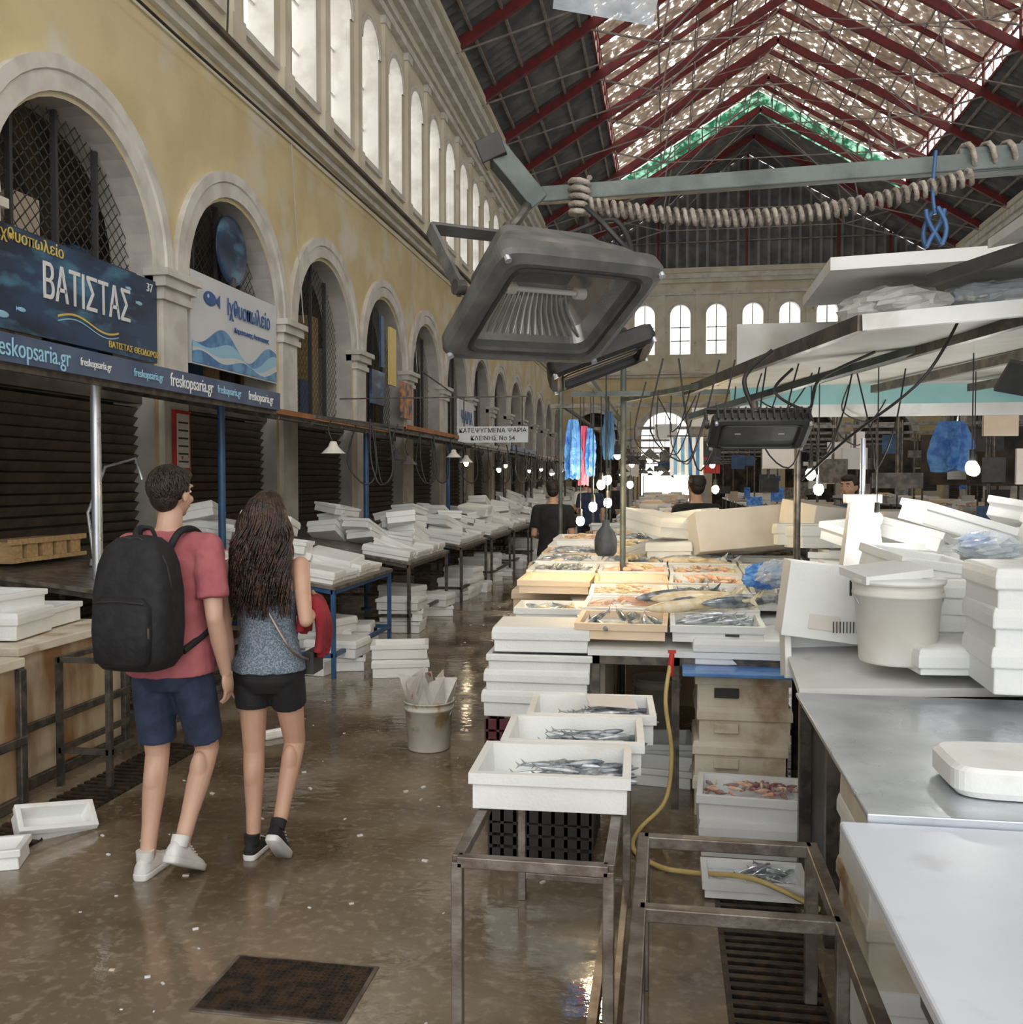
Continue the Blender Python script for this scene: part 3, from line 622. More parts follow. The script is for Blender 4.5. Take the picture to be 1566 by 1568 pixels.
for row in range(9):
    y=5.12+row*.40
    for col in range(4):
        x=-.72+col*.49
        if col==0 and row<3: continue
        if col==3 and row<2: continue
        mb=MB(); z=zf(y)+.02; ss=sets[(row*3+col*2)%8]
        foam(mb,x,y,z,.48,.39,.085,R.uniform(-.05,.05),.05,0,m=FOAMO if (col<=1 and row%3==0) else FOAM,fill=ICE)
        if R.random()<.75: pile(mb,x,y,z+.055,.42,.34,int(ss[2]*R.uniform(.4,1)),ss[1],ss[0],yaw0=R.uniform(0,3),hump=.04,fat=ss[3])
        mb.build('fish_tray')
mb=MB()
for i in range(9): fish(mb,(.28+R.uniform(-.22,.22),5.35+R.uniform(-.25,.3),zf(5.4)+.13+R.uniform(0,.03)),.55+R.uniform(-.2,.2),.55,R.choice([FSIL,FYEL,FDRK]),R.uniform(-.05,.05),.75,10)
mb.build('long_fish_pile')
mb=MB()
for i in range(4): foam(mb,.38+R.uniform(-.01,.01),5.05,.002+i*.178,.47,.45,.172,R.uniform(-.03,.03),m=FOAMD,lid=True)
for i in range(4): mb.box((.3,4.818,.10+i*.178),(.12,.004,.05),TXK if i==3 else FOAMD)
mb.build('styrofoam_box_stack',bevel=.006)
mb=MB(); mb.bb((.08,4.70,.735),(.66,4.76,.755),BLUE); mb.bb((.08,4.76,.735),(.66,5.35,.755),BLUE); mb.build('blue_cutting_board',bevel=.004)
mb=MB(); foam(mb,.36,5.1,.757,.46,.40,.10,.03,lid=True); mb.build('styrofoam_fish_box',bevel=.005)
mb=MB(); mb.box((.30,4.95,.905),(.14,.03,.012),BLACKP,rz=-.15); mb.box((.17,4.97,.905),(.16,.035,.004),SYEL,rz=-.15); mb.build('knife')
mb=MB(); pail(mb,(-.06,6.5,0),.16,.36,PAIL); mb.build('beige_bucket')
mb=MB(); foam(mb,-.05,5.75,.0,.44,.36,.15,.1); foam(mb,-.03,5.4,.0,.4,.3,.1,-.15); mb.build('styrofoam_box_pile',bevel=.005)
mb=MB(); mb.bb((-.38,5.2,.0),(-.33,7.2,.0+.7),FOAMD); mb.bb((-.3,7.2,0),(.4,7.3,.75),FOAMO); mb.build('display_backing_boards')
mb=MB(); foam(mb,.40,4.5,.16,.5,.36,.11,-.06,fill=ICE); pile(mb,.40,4.5,.23,.44,.3,50,.08,[SQUID,SQUID,FPNK],hump=.03,fat=1.6); foam(mb,.40,4.5,.0,.5,.38,.13,0,lid=True); mb.build('squid_box',bevel=.005)
mb=MB(); foam(mb,.36,3.98,.01,.42,.25,.07,.0,fill=ICE); pile(mb,.36,3.98,.06,.3,.2,10,.16,[FDRK,FSIL],hump=.02); mb.build('styrofoam_fish_box',bevel=.004)
def smooth_path(P,n=8):
    out=[]; P=[V(p) for p in P]; P=[P[0]]+P+[P[-1]]
    for i in range(1,len(P)-2):
        for k in range(n):
            t=k/n; a,b,c,d=P[i-1],P[i],P[i+1],P[i+2]
            out.append(.5*((2*b)+(-a+c)*t+(2*a-5*b+4*c-d)*t*t+(-a+3*b-3*c+d)*t**3))
    out.append(P[-2]); return out
mb=MB(); mb.tube(smooth_path([(.02,4.78,.77),(.0,4.72,.6),(.03,4.70,.35),(.0,4.68,.12),(-.12,4.55,.02),(-.14,4.3,.018),(-.02,4.12,.018),(.12,4.05,.03),(.35,3.86,.10),(.6,3.8,.02)]),.011,YHOSE,8)
mb.cyl((.02,4.78,.72),(.03,4.79,.83),.018,.013,REDP); mb.box((.03,4.79,.84),(.04,.015,.015),REDP); mb.build('garden_hose')
mb=MB(); t=.04; x0,x1,h=-.07,.47,.5
for x in (x0,x1):
    mb.beam((x,1.75,h),(x,3.17,h),t,t,STEELG); mb.beam((x,3.15,0),(x,3.15,h),t,t,STEELG); mb.beam((x,2.6,0),(x,2.6,h),t*.9,t*.9,STEELG); mb.beam((x,1.8,0),(x,1.8,h),t,t,STEELG)
for y in (1.8,2.62,3.15): mb.beam((x0,y,h),(x1,y,h),t,t,STEELG)
mb.beam((x0,2.6,.1),(x0,1.8,.1),t*.8,t*.8,STEELG); mb.build('steel_stand',bevel=.004)
mb=MB(); mb.beam((-.22,2.2,.02),(-.22,3.8,.02),.03,.03,STEELG); mb.build('floor_rail')
mb=MB()
mb.slab((.44,2.17,.965),(1.95,2.17,.965),(1.95,3.42,.955),(.45,3.42,.955),.015,STEEL)
mb.bb((.44,2.165,.93),(1.95,2.18,.965),STEEL)
for y in (.95,2.1,3.3): 
    mb.beam((.68,y,0),(.68,y,.92),.04,.04,STEELD); mb.beam((1.8,y,0),(1.8,y,.92),.04,.04,STEELD)
mb.beam((.68,.95,.9),(.68,3.3,.9),.04,.04,STEELD)
mb.bb((.74,.9,.12),(1.8,2.0,.88),BLACKP); mb.bb((.72,2.25,.2),(1.75,3.2,.55),STEELD)
mb.build('steel_worktable',bevel=.003)
mb=MB(); mb.bb((.38,.7,.92),(1.95,2.16,.948),SLAB); mb.build('white_worktop',bevel=.006)
mb=MB(); 
for i in range(4): foam(mb,.72,3.05,.0+i*.21,.30,.5,.2,.0,m=(FOAM,FOAMD)[i%2],lid=True)
mb.build('styrofoam_box_stack',bevel=.006)
mb=MB()
rr=[]
for z,s_ in ((0,.96),(.015,1),(.06,1),(.07,.96)): rr.append(ring(1.04,2.42,.967+z,.38*s_,.13*s_,40,7))
mb.loft(rr,FOAM,smooth=False); mb.build('styrofoam_slab')
mb=MB(); foam(mb,1.12,2.05,.95,.34,.22,.05,.2,m=FOAM,lid=True); mb.build('styrofoam_lid',bevel=.004)
mb=MB(); mb.slab((.47,3.48,.955),(2.1,3.48,1.02),(2.1,4.35,1.08),(.5,4.35,1.02),.03,CANVB)
for x in (.6,1.9):
    for y in (3.55,4.25): mb.beam((x,y,0),(x,y,.93),.05,.05,STEELD)
mb.bb((.62,3.6,.1),(1.9,4.2,.8),BLACKP); mb.build('display_counter')
mb=MB(); foam(mb,.66,4.12,1.05,.40,.36,.16,.08,1.38,.0,m=FOAM); 
mb.T=TR(.62,3.93,1.06,.08,0,.12)
mb.bb((-.17,-.02,0),(.19,.12,.30),FOAM); mb.bb((-.07,-.026,.04),(.05,-.02,.10),CARDW); mb.T=Matrix.Identity(4)
s=mb.build('styrofoam_box',bevel=.008); txt(s,'12',(.74,3.895,1.27),(pi/2,0,.08),.09,TXK,ext=.001)
txt(s,'||||||||',(.70,3.90,1.12),(pi/2,0,.08),.05,TXK,ext=.001)
mb=MB(); pail(mb,(.84,3.66,1.03),.155,.30,PAILC); mb.lathe((.84,3.66,1.03),[(.165,.298),(.165,.31),(0,.315)],FOAM,24); mb.box((.80,3.68,1.36),(.26,.2,.03),FOAM,rot=(.1,-.1,.3)); mb.build('white_pail')
mb=MB()
for i in range(3): foam(mb,1.22,3.35,1.02+i*.125,.4,.36,.12,R.uniform(-.06,.06),lid=True)
mb.build('styrofoam_box_stack',bevel=.006)
mb=MB(); foam(mb,1.02,3.62,1.02,.34,.3,.06,.1,lid=True); foam(mb,1.0,3.95,1.06,.4,.36,.1,.1,lid=True);foam(mb,1.05,3.95,1.19,.4,.36,.1,-.1,lid=True); foam(mb,1.0,4.0,1.31,.38,.34,.09,.3,.1,.15); mb.build('styrofoam_box_pile',bevel=.005)
mb=MB(); mb.bb((.85,4.45,1.22),(2.6,5.6,1.25),CANVB)
for x in (.9,2.5):
    for y in (4.5,5.5): mb.beam((x,y,0),(x,y,1.22),.05,.05,STEELD)
mb.bb((.9,4.6,.1),(2.5,5.5,1.1),BLACKP); mb.build('display_counter')
mb=MB()
for i in range(22):
    x=.98+R.uniform(0,1.4); y=4.6+R.uniform(0,.9); foam(mb,x,y,1.255+R.choice([0,.1,.2]),.42,.34,.1,R.uniform(0,3),R.uniform(-.4,.4),R.uniform(-.3,.3))
mb.build('styrofoam_box_pile',bevel=.004)
def crumple(mb,c,r,m,seed,seg=22,rings=14,jit=.13):
    rr=random.Random(seed)
    mb.sph(c,r,m,seg,rings,jit=jit,rnd=rr)
    for i in range(4):
        a=rr.uniform(0,6.28); mb.sph((c[0]+r[0]*.7*math.cos(a),c[1]+r[1]*.7*math.sin(a),c[2]-r[2]*.3),(r[0]*.5,r[1]*.5,r[2]*.5),m,12,8,jit=.2,rnd=rr)
mb=MB(); crumple(mb,(1.34,4.3,1.42),(.13,.10,.06),PLAS,1); crumple(mb,(1.30,4.3,1.44),(.06,.05,.03),BLUEB,2); mb.build('crumpled_plastic_film')
mb=MB(); crumple(mb,(.6,5.9,1.12),(.13,.10,.08),BLUEB,3); crumple(mb,(.66,5.85,1.14),(.12,.1,.08),PLAS,4); mb.build('blue_plastic_bag')
mb=MB(); mb.box((.55,7.2,1.32),(.75,.3,.3),CARDW,rot=(-.25,-.08,.25)); 
for i in range(3): mb.box((.35+i*.2,7.05+i*.045,1.36),(.03,.01,.06),PURP,rz=.2)
mb.box((1.05,7.0,1.38),(.35,.4,.3),CARDW,rot=(.1,.1,.5)); mb.box((1.5,6.6,1.3),(.4,.4,.4),CARDW,rz=.3); mb.build('carton_boxes',bevel=.006)
mb=MB()
for i in range(14): foam(mb,R.uniform(-.1,1.6),R.uniform(7.2,8.3),1.1+R.choice([0,.1,.2]),.5,.36,.11,R.uniform(0,3),R.uniform(-.3,.2),R.uniform(-.3,.3),lid=R.random()<.5)
mb.build('styrofoam_box_pile')
mb=MB(); frame_table(mb,.7,2.4,5.8,7.6,1.0,1.0,m=STEELD,top=FOAM); mb.build('fish_stall_table')
mb=MB()
for i in range(20): foam(mb,R.uniform(.95,2.2),R.uniform(5.9,7.3),1.04+R.choice([0,.11,.22]),.5,.36,.11,R.uniform(-.4,.4),R.uniform(-.1,.1),lid=R.random()<.5)
mb.build('styrofoam_box_pile')
mb=MB(); mb.box((.93,4.78,1.42),(.2,.12,.34),CANVB,tp=.6); mb.box((.93,4.78,1.61),(.16,.10,.04),CANVB); mb.cyl((.93,4.78,1.62),(.93,4.78,1.9),.012,.012,STEEL); mb.build('price_stand')
def right_stall(x0,x1,y0,y1,seed):
    rr=random.Random(seed)
    mb=MB(); frame_table(mb,x0,x1,y0,y1,.85,.85,m=STEELD,top=rr.choice([FOAM,STEELG,BLUEP])); mb.build('fish_stall_table')
    mb=MB()
    for i in range(int((x1-x0)*(y1-y0)*3.2)):
        x=rr.uniform(x0+.2,x1-.2); y=rr.uniform(y0+.2,y1-.2)
        for j in range(rr.choice([1,1,2])): foam(mb,x,y,.885+j*.11,.48,.36,.1,rr.uniform(-.5,.5),rr.uniform(-.15,.1),0,m=rr.choice([FOAM,FOAM,FOAMO]),lid=rr.random()<.3)
    for i in range(int((x1-x0)*(y1-y0)*10)): fish(mb,(rr.uniform(x0+.15,x1-.15),rr.uniform(y0+.1,y1-.1),1.02),rr.uniform(0,6),rr.uniform(.15,.35),rr.choice([FPNK,FSIL,FYEL,FDRK]))
    mb.build('styrofoam_fish_box_pile')
for i in range(12):
    y=9.6+i*3.1
    right_stall(-1.0,.8,y,y+2.1,i)
    right_stall(2.6,4.6,y-.5,y+2.0,100+i)
    right_stall(7.5,9.6,y-.5,y+2.2,200+i)
mb=MB(); foam(mb,-.83,6.75,.78,.5,.4,.12,.03,m=FOAMO,lid=True); foam(mb,-.85,7.6,.9,.5,.4,.12,.1,m=FOAMO); mb.bb((-1.08,6.5,0),(-.6,6.95,.76),FOAMD); mb.build('styrofoam_box_stack',bevel=.004)
# ------------------------------------------------------------------ overhead, right
mb=MB(); mb.beam((-.30,2.21,2.36),(2.2,2.0,2.36),.03,.036,PIPE)
mb.beam((.60,2.15,2.365),(.78,2.13,2.365),.05,.052,PIPE); 
mb.beam((-.40,2.17,2.46),(-.30,2.21,2.34),.05,.05,PIPE); mb.beam((-.41,2.17,2.48),(-.39,2.17,2.43),.06,.06,BLACKP)
mb.cyl((1.9,2.02,0),(1.9,2.02,2.35),.03,.03,PIPE)
mb.build('support_beam',bevel=.003)
mb=MB(); pts=[]
for i in range(520):
    t=i/519; x=-.18+.80*t; a=t*2*pi*46
    pts.append((x,2.18-.1*t*.8+.013*math.cos(a),2.325-.055*math.sin(pi*t)+.015*math.sin(a)))
mb.tube(pts,.0055,ROPE,5); 
pts=[(-.20+.022*math.cos(i*.8),2.19+.028*math.sin(i*.8),2.39-i*.0022) for i in range(40)]; mb.tube(pts,.007,ROPE,6)
pts=[(.60+.7*i/160,2.13+.026*math.cos(i*.7),2.375+.024*math.sin(i*.7)) for i in range(160)]; mb.tube(pts,.006,ROPE,6)
mb.build('coiled_cable')
def floodlight(name,pos,e1,e2,w,l,dep,mh,glass,yoke=True,fins=False):
    u=V(e1).normalized(); v=V(e2).normalized(); nn=u.cross(v).normalized(); v=nn.cross(u)
    M=Matrix((( u.x,v.x,-nn.x,pos[0]),(u.y,v.y,-nn.y,pos[1]),(u.z,v.z,-nn.z,pos[2]),(0,0,0,1)))
    mb=MB(); mb.T=M
    def r(a,b,z,p=11,n=48): return ring(0,0,z,a,b,n,p)
    a,b=w/2,l/2; q=.76
    mb.loft([r(a*q,b*q,.022),r(a*(q+.02),b*(q+.02),-.006),r(a*.9,b*.88,-.010),r(a,b,-.002),r(a*1.02,b*1.02,.01),r(a,b,.035),r(a*.93,b*.93,.04),r(a*.80,b*.80,dep*.55),r(a*.62,b*.60,dep*.85),r(a*.6,b*.55,dep)],mh,False,False)
    mb.add(r(a*.6,b*.55,dep),[tuple(range(48))],mh)
    mb.loft([r(a*(q+.045),b*(q+.045),-.0095),r(a*(q+.02),b*(q+.02),-.013),r(a*(q-.01),b*(q-.01),-.008)],BLACKP,False,False)
    mb.loft([r(a*q,b*q,.022),r(a*.70,b*.62,dep*.35),r(a*.45,b*.34,dep*.62),r(a*.40,b*.12,dep*.66)],REFL,False,False); mb.add(r(a*.42,b*.2,dep*.66),[tuple(range(48))],REFL)
    for i in range(15): 
        f=-1+2*i/14
        for sg in (-1,1): mb.tube([(a*.68*f,sg*b*.66,.03),(a*.5*f,sg*b*.44,dep*.45),(a*.4*f,sg*b*.2,dep*.62)],.0028,REFL,5)
    mb.cyl((-a*.4,0,dep*.4),(a*.4,0,dep*.4),.006,.006,PAILC); mb.cyl((-a*.5,0,dep*.4),(-a*.38,0,dep*.4),.013,.013,CARDW); mb.cyl((a*.38,0,dep*.4),(a*.5,0,dep*.4),.013,.013,CARDW)
    if glass: mb.add(r(a*(q+.01),b*(q+.01),.004),[tuple(range(48))],glass)
    if fins:
        for i in range(14): mb.box((-a*.9+a*1.8*i/13,b*.98,.03),(.006,.03,.05),mh)
        for i in range(12): mb.box((-a*.55+a*1.1*i/11,0,dep+.01),(.006,b*.9,.02),mh)
    mb.box((0,0,dep+.015),(a*.5,b*.6,.04),mh)
    for sx in (-1,1): 
        for sy in (-1,1): mb.cyl((a*.93*sx,b*.9*sy,-.012),(a*.93*sx,b*.9*sy,0),.007,.007,STEEL,8)
    if yoke:
        for sx in (-1,1): mb.beam((sx*(a*1.04),0,.04),(sx*(a*1.04),-.03,dep+.09),.008,.03,mh,up=(0,1,0)); mb.cyl((sx*a*1.0,0,.05),(sx*a*1.1,0,.05),.016,.016,STEELD)
        mb.beam((-a*1.04,-.03,dep+.09),(a*1.04,-.03,dep+.09),.03,.008,mh,up=(0,0,1)); mb.cyl((0,-.03,dep+.08),(0,-.03,dep+.13),.015,.015,STEELD)
    mb.T=Matrix.Identity(4)
    return mb,M
GLC=pm('lamp_clear_glass',(.12,.13,.14),None,1,.05,alpha=.25)
mb,M=floodlight('x',(-.235,1.989,2.05),(.2963,.2513,.012),(.1565,-.1998,.157),.40,.32,.15,LAMPG,GLC)
p=M@V((0,-.03,.27)); mb.tube(smooth_path([p,(p.x+.02,p.y,p.z+.02),(-.32,2.2,2.34)]),.012,STEELD,8)
mb.tube(smooth_path([M@V((.05,.05,.17)),(-.12,2.15,2.28),(-.08,2.12,2.2),(-.14,2.1,2.26),(-.2,2.2,2.34)]),.006,BLACKP,6)
mb.build('floodlight',bevel=.002)
mb,M=floodlight('x',(-.17,2.5,2.0),(.35,.05,.13),(.0,-.5,.02),.28,.26,.06,BLACKP,GLASSD,yoke=False); mb.cyl((-.17,2.5,2.06),(-.2,2.25,2.34),.012,.012,STEELD); mb.build('floodlight')
mb,M=floodlight('x',(.345,3.7,1.87),(1,.1,0),(0,-.72,.42),.37,.19,.04,BLACKP,GLASSD,yoke=True,fins=True); mb.tube(smooth_path([(.34,3.78,1.95),(.3,3.85,2.1),(.4,3.8,2.2)]),.01,BLACKP,6); mb.build('led_floodlight')
mb=MB(); mb.slab((.12,5.6,2.24),(.62,3.15,2.22),(3.2,2.7,2.34),(3.2,5.6,2.30),.02,CANV)
mb.beam((.1,5.6,2.21),(.60,3.12,2.19),.03,.05,STEELD); mb.beam((.6,3.12,2.19),(3.2,2.68,2.31),.03,.05,CANVB)
for i in range(1,4): mb.beam((.12+.5*i,5.5,2.2),(.62+.5*i,3.1,2.2),.03,.04,STEELD)
mb.cyl((3.1,2.8,0),(3.1,2.8,2.3),.03,.03,STEELD); mb.build('market_canopy')
mb=MB(); mb.bb((.36,5.15,2.25),(.98,5.2,2.52),CANV); mb.bb((.98,5.1,2.25),(2.4,5.2,2.6),CANV); mb.bb((.36,5.65,2.06),(3.0,5.68,2.13),CANVB); mb.bb((.36,5.64,2.13),(3.0,5.67,2.24),TEAL)
mb.slab((.36,5.66,2.24),(3,5.66,2.24),(3,8,2.5),(.36,8,2.5),.02,CANV); mb.cyl((.75,5.72,0),(.75,5.72,2.3),.02,.02,STEELD); mb.cyl((2.9,5.66,0),(2.9,5.66,2.3),.02,.02,STEELD); mb.build('teal_awning')
mb=MB(); mb.slab((.62,3.85,2.56),(3,3.7,2.62),(3.1,5.2,2.75),(.7,5.2,2.66),.05,CANVB); mb.cyl((2.6,4.0,0),(2.6,4.0,2.6),.03,.03,STEELD)
crumple(mb,(.95,4.2,2.42),(.22,.2,.08),CANVB,9); crumple(mb,(1.35,4.2,2.44),(.25,.2,.07),PLAS,10); mb.build('market_canopy')
mb=MB(); mb.slab((.95,2.75,2.42),(2.2,2.5,2.58),(2.3,3.6,2.75),(1.05,3.4,2.5),.03,CANVB); mb.beam((.78,3.05,2.30),(1.6,2.5,2.50),.035,.035,BLACKP); mb.cyl((1.9,3.0,0),(1.9,3.0,2.55),.03,.03,STEELD); mb.build('market_canopy')
mb=MB(); mb.beam((.12,4.9,2.02),(1.2,3.6,2.26),.04,.03,PIPE); mb.tube(smooth_path([(.5,4.0,2.15),(.42,3.9,2.05),(.55,3.9,1.98),(.6,3.95,2.1),(.8,3.9,2.2)]),.006,BLACKP,6)
mb.tube(smooth_path([(.95,3.3,2.25),(.8,3.2,2.02),(.62,3.4,1.85),(.5,3.7,1.7)]),.005,BLACKP,6); mb.tube(smooth_path([(1.25,3.0,2.2),(1.1,3.0,1.6),(1.15,3.0,1.35),(1.3,3,1.3)]),.005,BLACKP,6)
rr=random.Random(21)
for i in range(14):
    x=rr.uniform(-.3,1.2); y=rr.uniform(4.2,6.5); z=2.24; L=rr.uniform(.2,.5); mb.tube(smooth_path([(x,y,z),(x+rr.uniform(-.1,.1),y,z-L*.7),(x+.1,y,z-L),(x+.18,y,z-L*.6),(x+.25,y+.1,z)],5),.004,BLACKP,5)
mb.build('hanging_cables')
mb=MB(); mb.tube(smooth_path([(.545,2.1,2.38),(.54,2.1,2.3),(.545,2.1,2.25)]),.004,BLUEP,6)
for i in range(4): mb.tube([(.545+.018*math.cos(i*1.57+a),2.1+.018*math.sin(i*1.57),2.26-.03*a) for a in (0,.5,1,1.5,2,2.5)],.005,BLUEP,6)
mb.build('hanging_hook')
mb=MB(); mb.box((-.16,2.6,3.05),(.28,.01,.2),PLAS,rot=(.7,.2,.1)); mb.cyl((-.25,2.6,3.1),(-.25,2.6,4.2),.003,.003,STEELD,6); mb.cyl((-.07,2.6,3.1),(-.07,2.6,4.2),.003,.003,STEELD,6); mb.build('hanging_plastic_sheet')
mb=MB(); mb.box((1.06,3.0,1.99),(.18,.015,.12),BLACKP,rot=(.9,.2,0)); mb.cyl((1.06,3.0,2.0),(1.06,3.0,2.2),.01,.01,BLACKP); mb.build('led_floodlight')
def bulb(mb,x,y,z,top,m=BULB,r=.026):
    mb.sph((x,y,z),(r,r,r*1.25),m,12,8); mb.cyl((x,y,z+r),(x,y,z+r+.05),.014,.012,BLACKP,8); mb.cyl((x,y,z+r+.05),(x,y,top),.003,.003,BLACKP,5)
mb=MB(); mb.beam((-.45,4.9,2.28),(-.45,9.2,2.28),.035,.035,PIPE); mb.beam((-.6,6.0,2.24),(1.2,6.0,2.24),.03,.03,PIPE); mb.cyl((-.3,6.62,0),(-.3,6.62,2.6),.02,.02,PIPE); mb.beam((-.3,6.6,2.25),(.25,5.0,2.2),.03,.03,PIPE)
for x,y,z in ((-.41,6.0,1.67),(-.37,6.02,1.70),(-.54,6.0,1.44),(-.46,6.0,1.53),(-.37,6.05,1.555),(.354,7.15,1.63),(-.3,7.9,1.66)): bulb(mb,x,y,z,2.26)
mb.build('string_lights')
mb=MB(); 
for x,y,z in ((.747,5.19,1.73),(.79,5.2,1.65),(.96,4.6,1.52),(1.5,5.0,1.75),(1.25,4.2,1.75)): bulb(mb,x,y,z,2.26,BULBW)
mb.beam((.6,5.19,2.26),(1.6,5.0,2.26),.03,.03,PIPE); mb.build('string_lights')
mb=MB(); mb.lathe((-.30,4.75,1.32),[(0,0),(.04,.0),(.055,.02),(.057,.08),(.045,.12),(.02,.15),(.018,.18),(0,.18)],LAMPG,20); mb.cyl((-.30,4.75,1.5),(-.30,4.75,2.28),.004,.004,BLACKP,6); mb.build('pendant_lamp')
mb=MB(); mb.lathe((1.13,2.9,1.28),[(0,0),(.02,.0),(.03,.02),(.03,.05),(.016,.08),(.014,.13),(0,.13)],LAMPG,14); mb.cyl((1.13,2.9,1.4),(1.13,2.9,2.3),.004,.004,BLACKP,6); mb.build('pendant_lamp')
mb=MB()
for i in range(16):
    y=9+i*1.7; x=-3.35+R.uniform(-.3,.3); z=1.95+R.uniform(-.1,.15)
    mb.lathe((x,y,z),[(.12,0),(.05,.07),(.03,.12),(.0,.12)],R.choice([LAMPG,BLACKP,PAILC]),14); mb.tube(smooth_path([(x,y,z+.1),(x-.05,y,z+.25),(x,y+.05,2.35)],4),.008,BLACKP,5)
    if i>3: mb.sph((x,y,z-.02),(.04,.04,.05),BULBF,10,6)
mb.beam((-3.3,8.6,2.3),(-3.3,44,2.3),.03,.03,STEELD)
for i in range(34): 
    y=9+i*1.0; x=-3.1+R.uniform(-.4,.4); mb.tube(smooth_path([(x,y,2.3),(x+R.uniform(-.1,.1),y,1.9),(x+.1,y,1.65),(x+.2,y+.1,1.8),(x+.15,y+.1,2.3)],4),.010,R.choice([BLACKP,STEELD]),5)
mb.build('stall_lamps')
mb=MB()
for i in range(26):
    y=9.5+i*1.3; x=R.uniform(-1.1,.6); z=R.uniform(1.75,1.98)
    mb.lathe((x,y,z),[(.13,0),(.05,.08),(.0,.13)],R.choice([LAMPG,BLACKP]),12); mb.sph((x,y,z),(.035,.035,.045),BULBF if i%3 else BULB,10,6); mb.cyl((x,y,z+.1),(x,y,2.4),.004,.004,BLACKP,5)
for yy in range(9,44,4): mb.beam((-1.1,yy,2.4),(3,yy,2.4),.04,.04,STEELD); mb.cyl((-1.0,yy,0),(-1.0,yy,2.6),.02,.02,PIPE)
mb.beam((-1.0,9,2.42),(-1.0,44,2.42),.03,.03,STEELD)
for i in range(30):
    y=R.uniform(9,30); x=R.uniform(-1.1,1.2); mb.box((x,y,R.uniform(1.9,2.5)),(R.uniform(.1,.4),.04,R.uniform(.08,.3)),R.choice([BLACKP,STEELD,BLUEP,CARDW,CANV,REDP]),rz=R.uniform(-.5,.5))
mb.build('stall_lamps')
def bag(x,y,z,m,w=.12,h=.4,name='hanging_plastic_bag'):
    mb=MB(); rr=[]; q=random.Random(int(x*100+z*10))
    for i in range(13):
        t=i/12; s_=.3+.7*math.sin(pi*min(1,t*.62+.12))
        rr.append([V((x+w*s_*.5*math.cos(a)*(1+.3*math.sin(5*a+t*2+x*9))+q.uniform(-.004,.004),y+w*s_*.4*math.sin(a)*(1+.3*math.sin(4*a+i*.3)),z+h*(1-t)+ (.02*math.sin(3*a) if i==12 else 0))) for a in [2*pi*k/28 for k in range(28)]])
    mb.loft(rr,m,smooth=False); mb.cyl((x,y,z+h),(x,y,max(z+h+.05,2.28)),.003,.003,BLACKP,5); mb.build(name)
bag(-.62,6.3,1.72,BLUEB,.10,.38); bag(-.55,6.35,1.68,PINKB,.07,.38); bag(-.50,6.3,1.74,BLUEB,.06,.3); bag(-.38,6.3,1.85,BLUEP,.07,.30); bag(2.3,8.3,1.78,BLUEB,.3,.40)
mb=MB()
for i in range(9):
    x=.02+i*.03; mb.add([(x,7.9+.02*math.sin(i*1.3),2.05),(x+.03,7.9+.02*math.sin(i*1.3+1.3),2.05),(x+.035,7.92+.03*math.sin(i+1),1.74),(x+.004,7.92+.03*math.sin(i),1.74)],[(0,1,2,3)],SBLU if i%2 else TXW)
mb.cyl((0,7.9,2.06),(.32,7.9,2.06),.008,.008,STEELD); mb.cyl((.16,7.9,2.06),(.16,7.9,2.3),.004,.004,STEELD); mb.build('striped_flag')
mb=MB(); rr=random.Random(5)
for i in range(110):
    x=rr.uniform(1.6,11); y=rr.uniform(9,30); z=rr.uniform(1.1,2.4); w=rr.uniform(.15,.5)
    mb.box((x,y,z),(w,.05,rr.uniform(.1,.4)),rr.choice([CANV,BLUEP,CARD,BLACKP,STEELD,STEELD,CARDW,BLACKP,BLACKP,BLUEB]),rz=rr.uniform(-.3,.3))
    mb.cyl((x,y,0 if i%4==0 else z),(x,y,2.6),.02,.02,STEELD,6)
for yy in range(10,34,3): mb.beam((1.5,yy,2.6),(12,yy,2.6),.05,.05,STEELD); mb.bb((5,yy+1,1.6),(7.2,yy+1.05,2.6),INT)
mb.build('market_stall_signs')
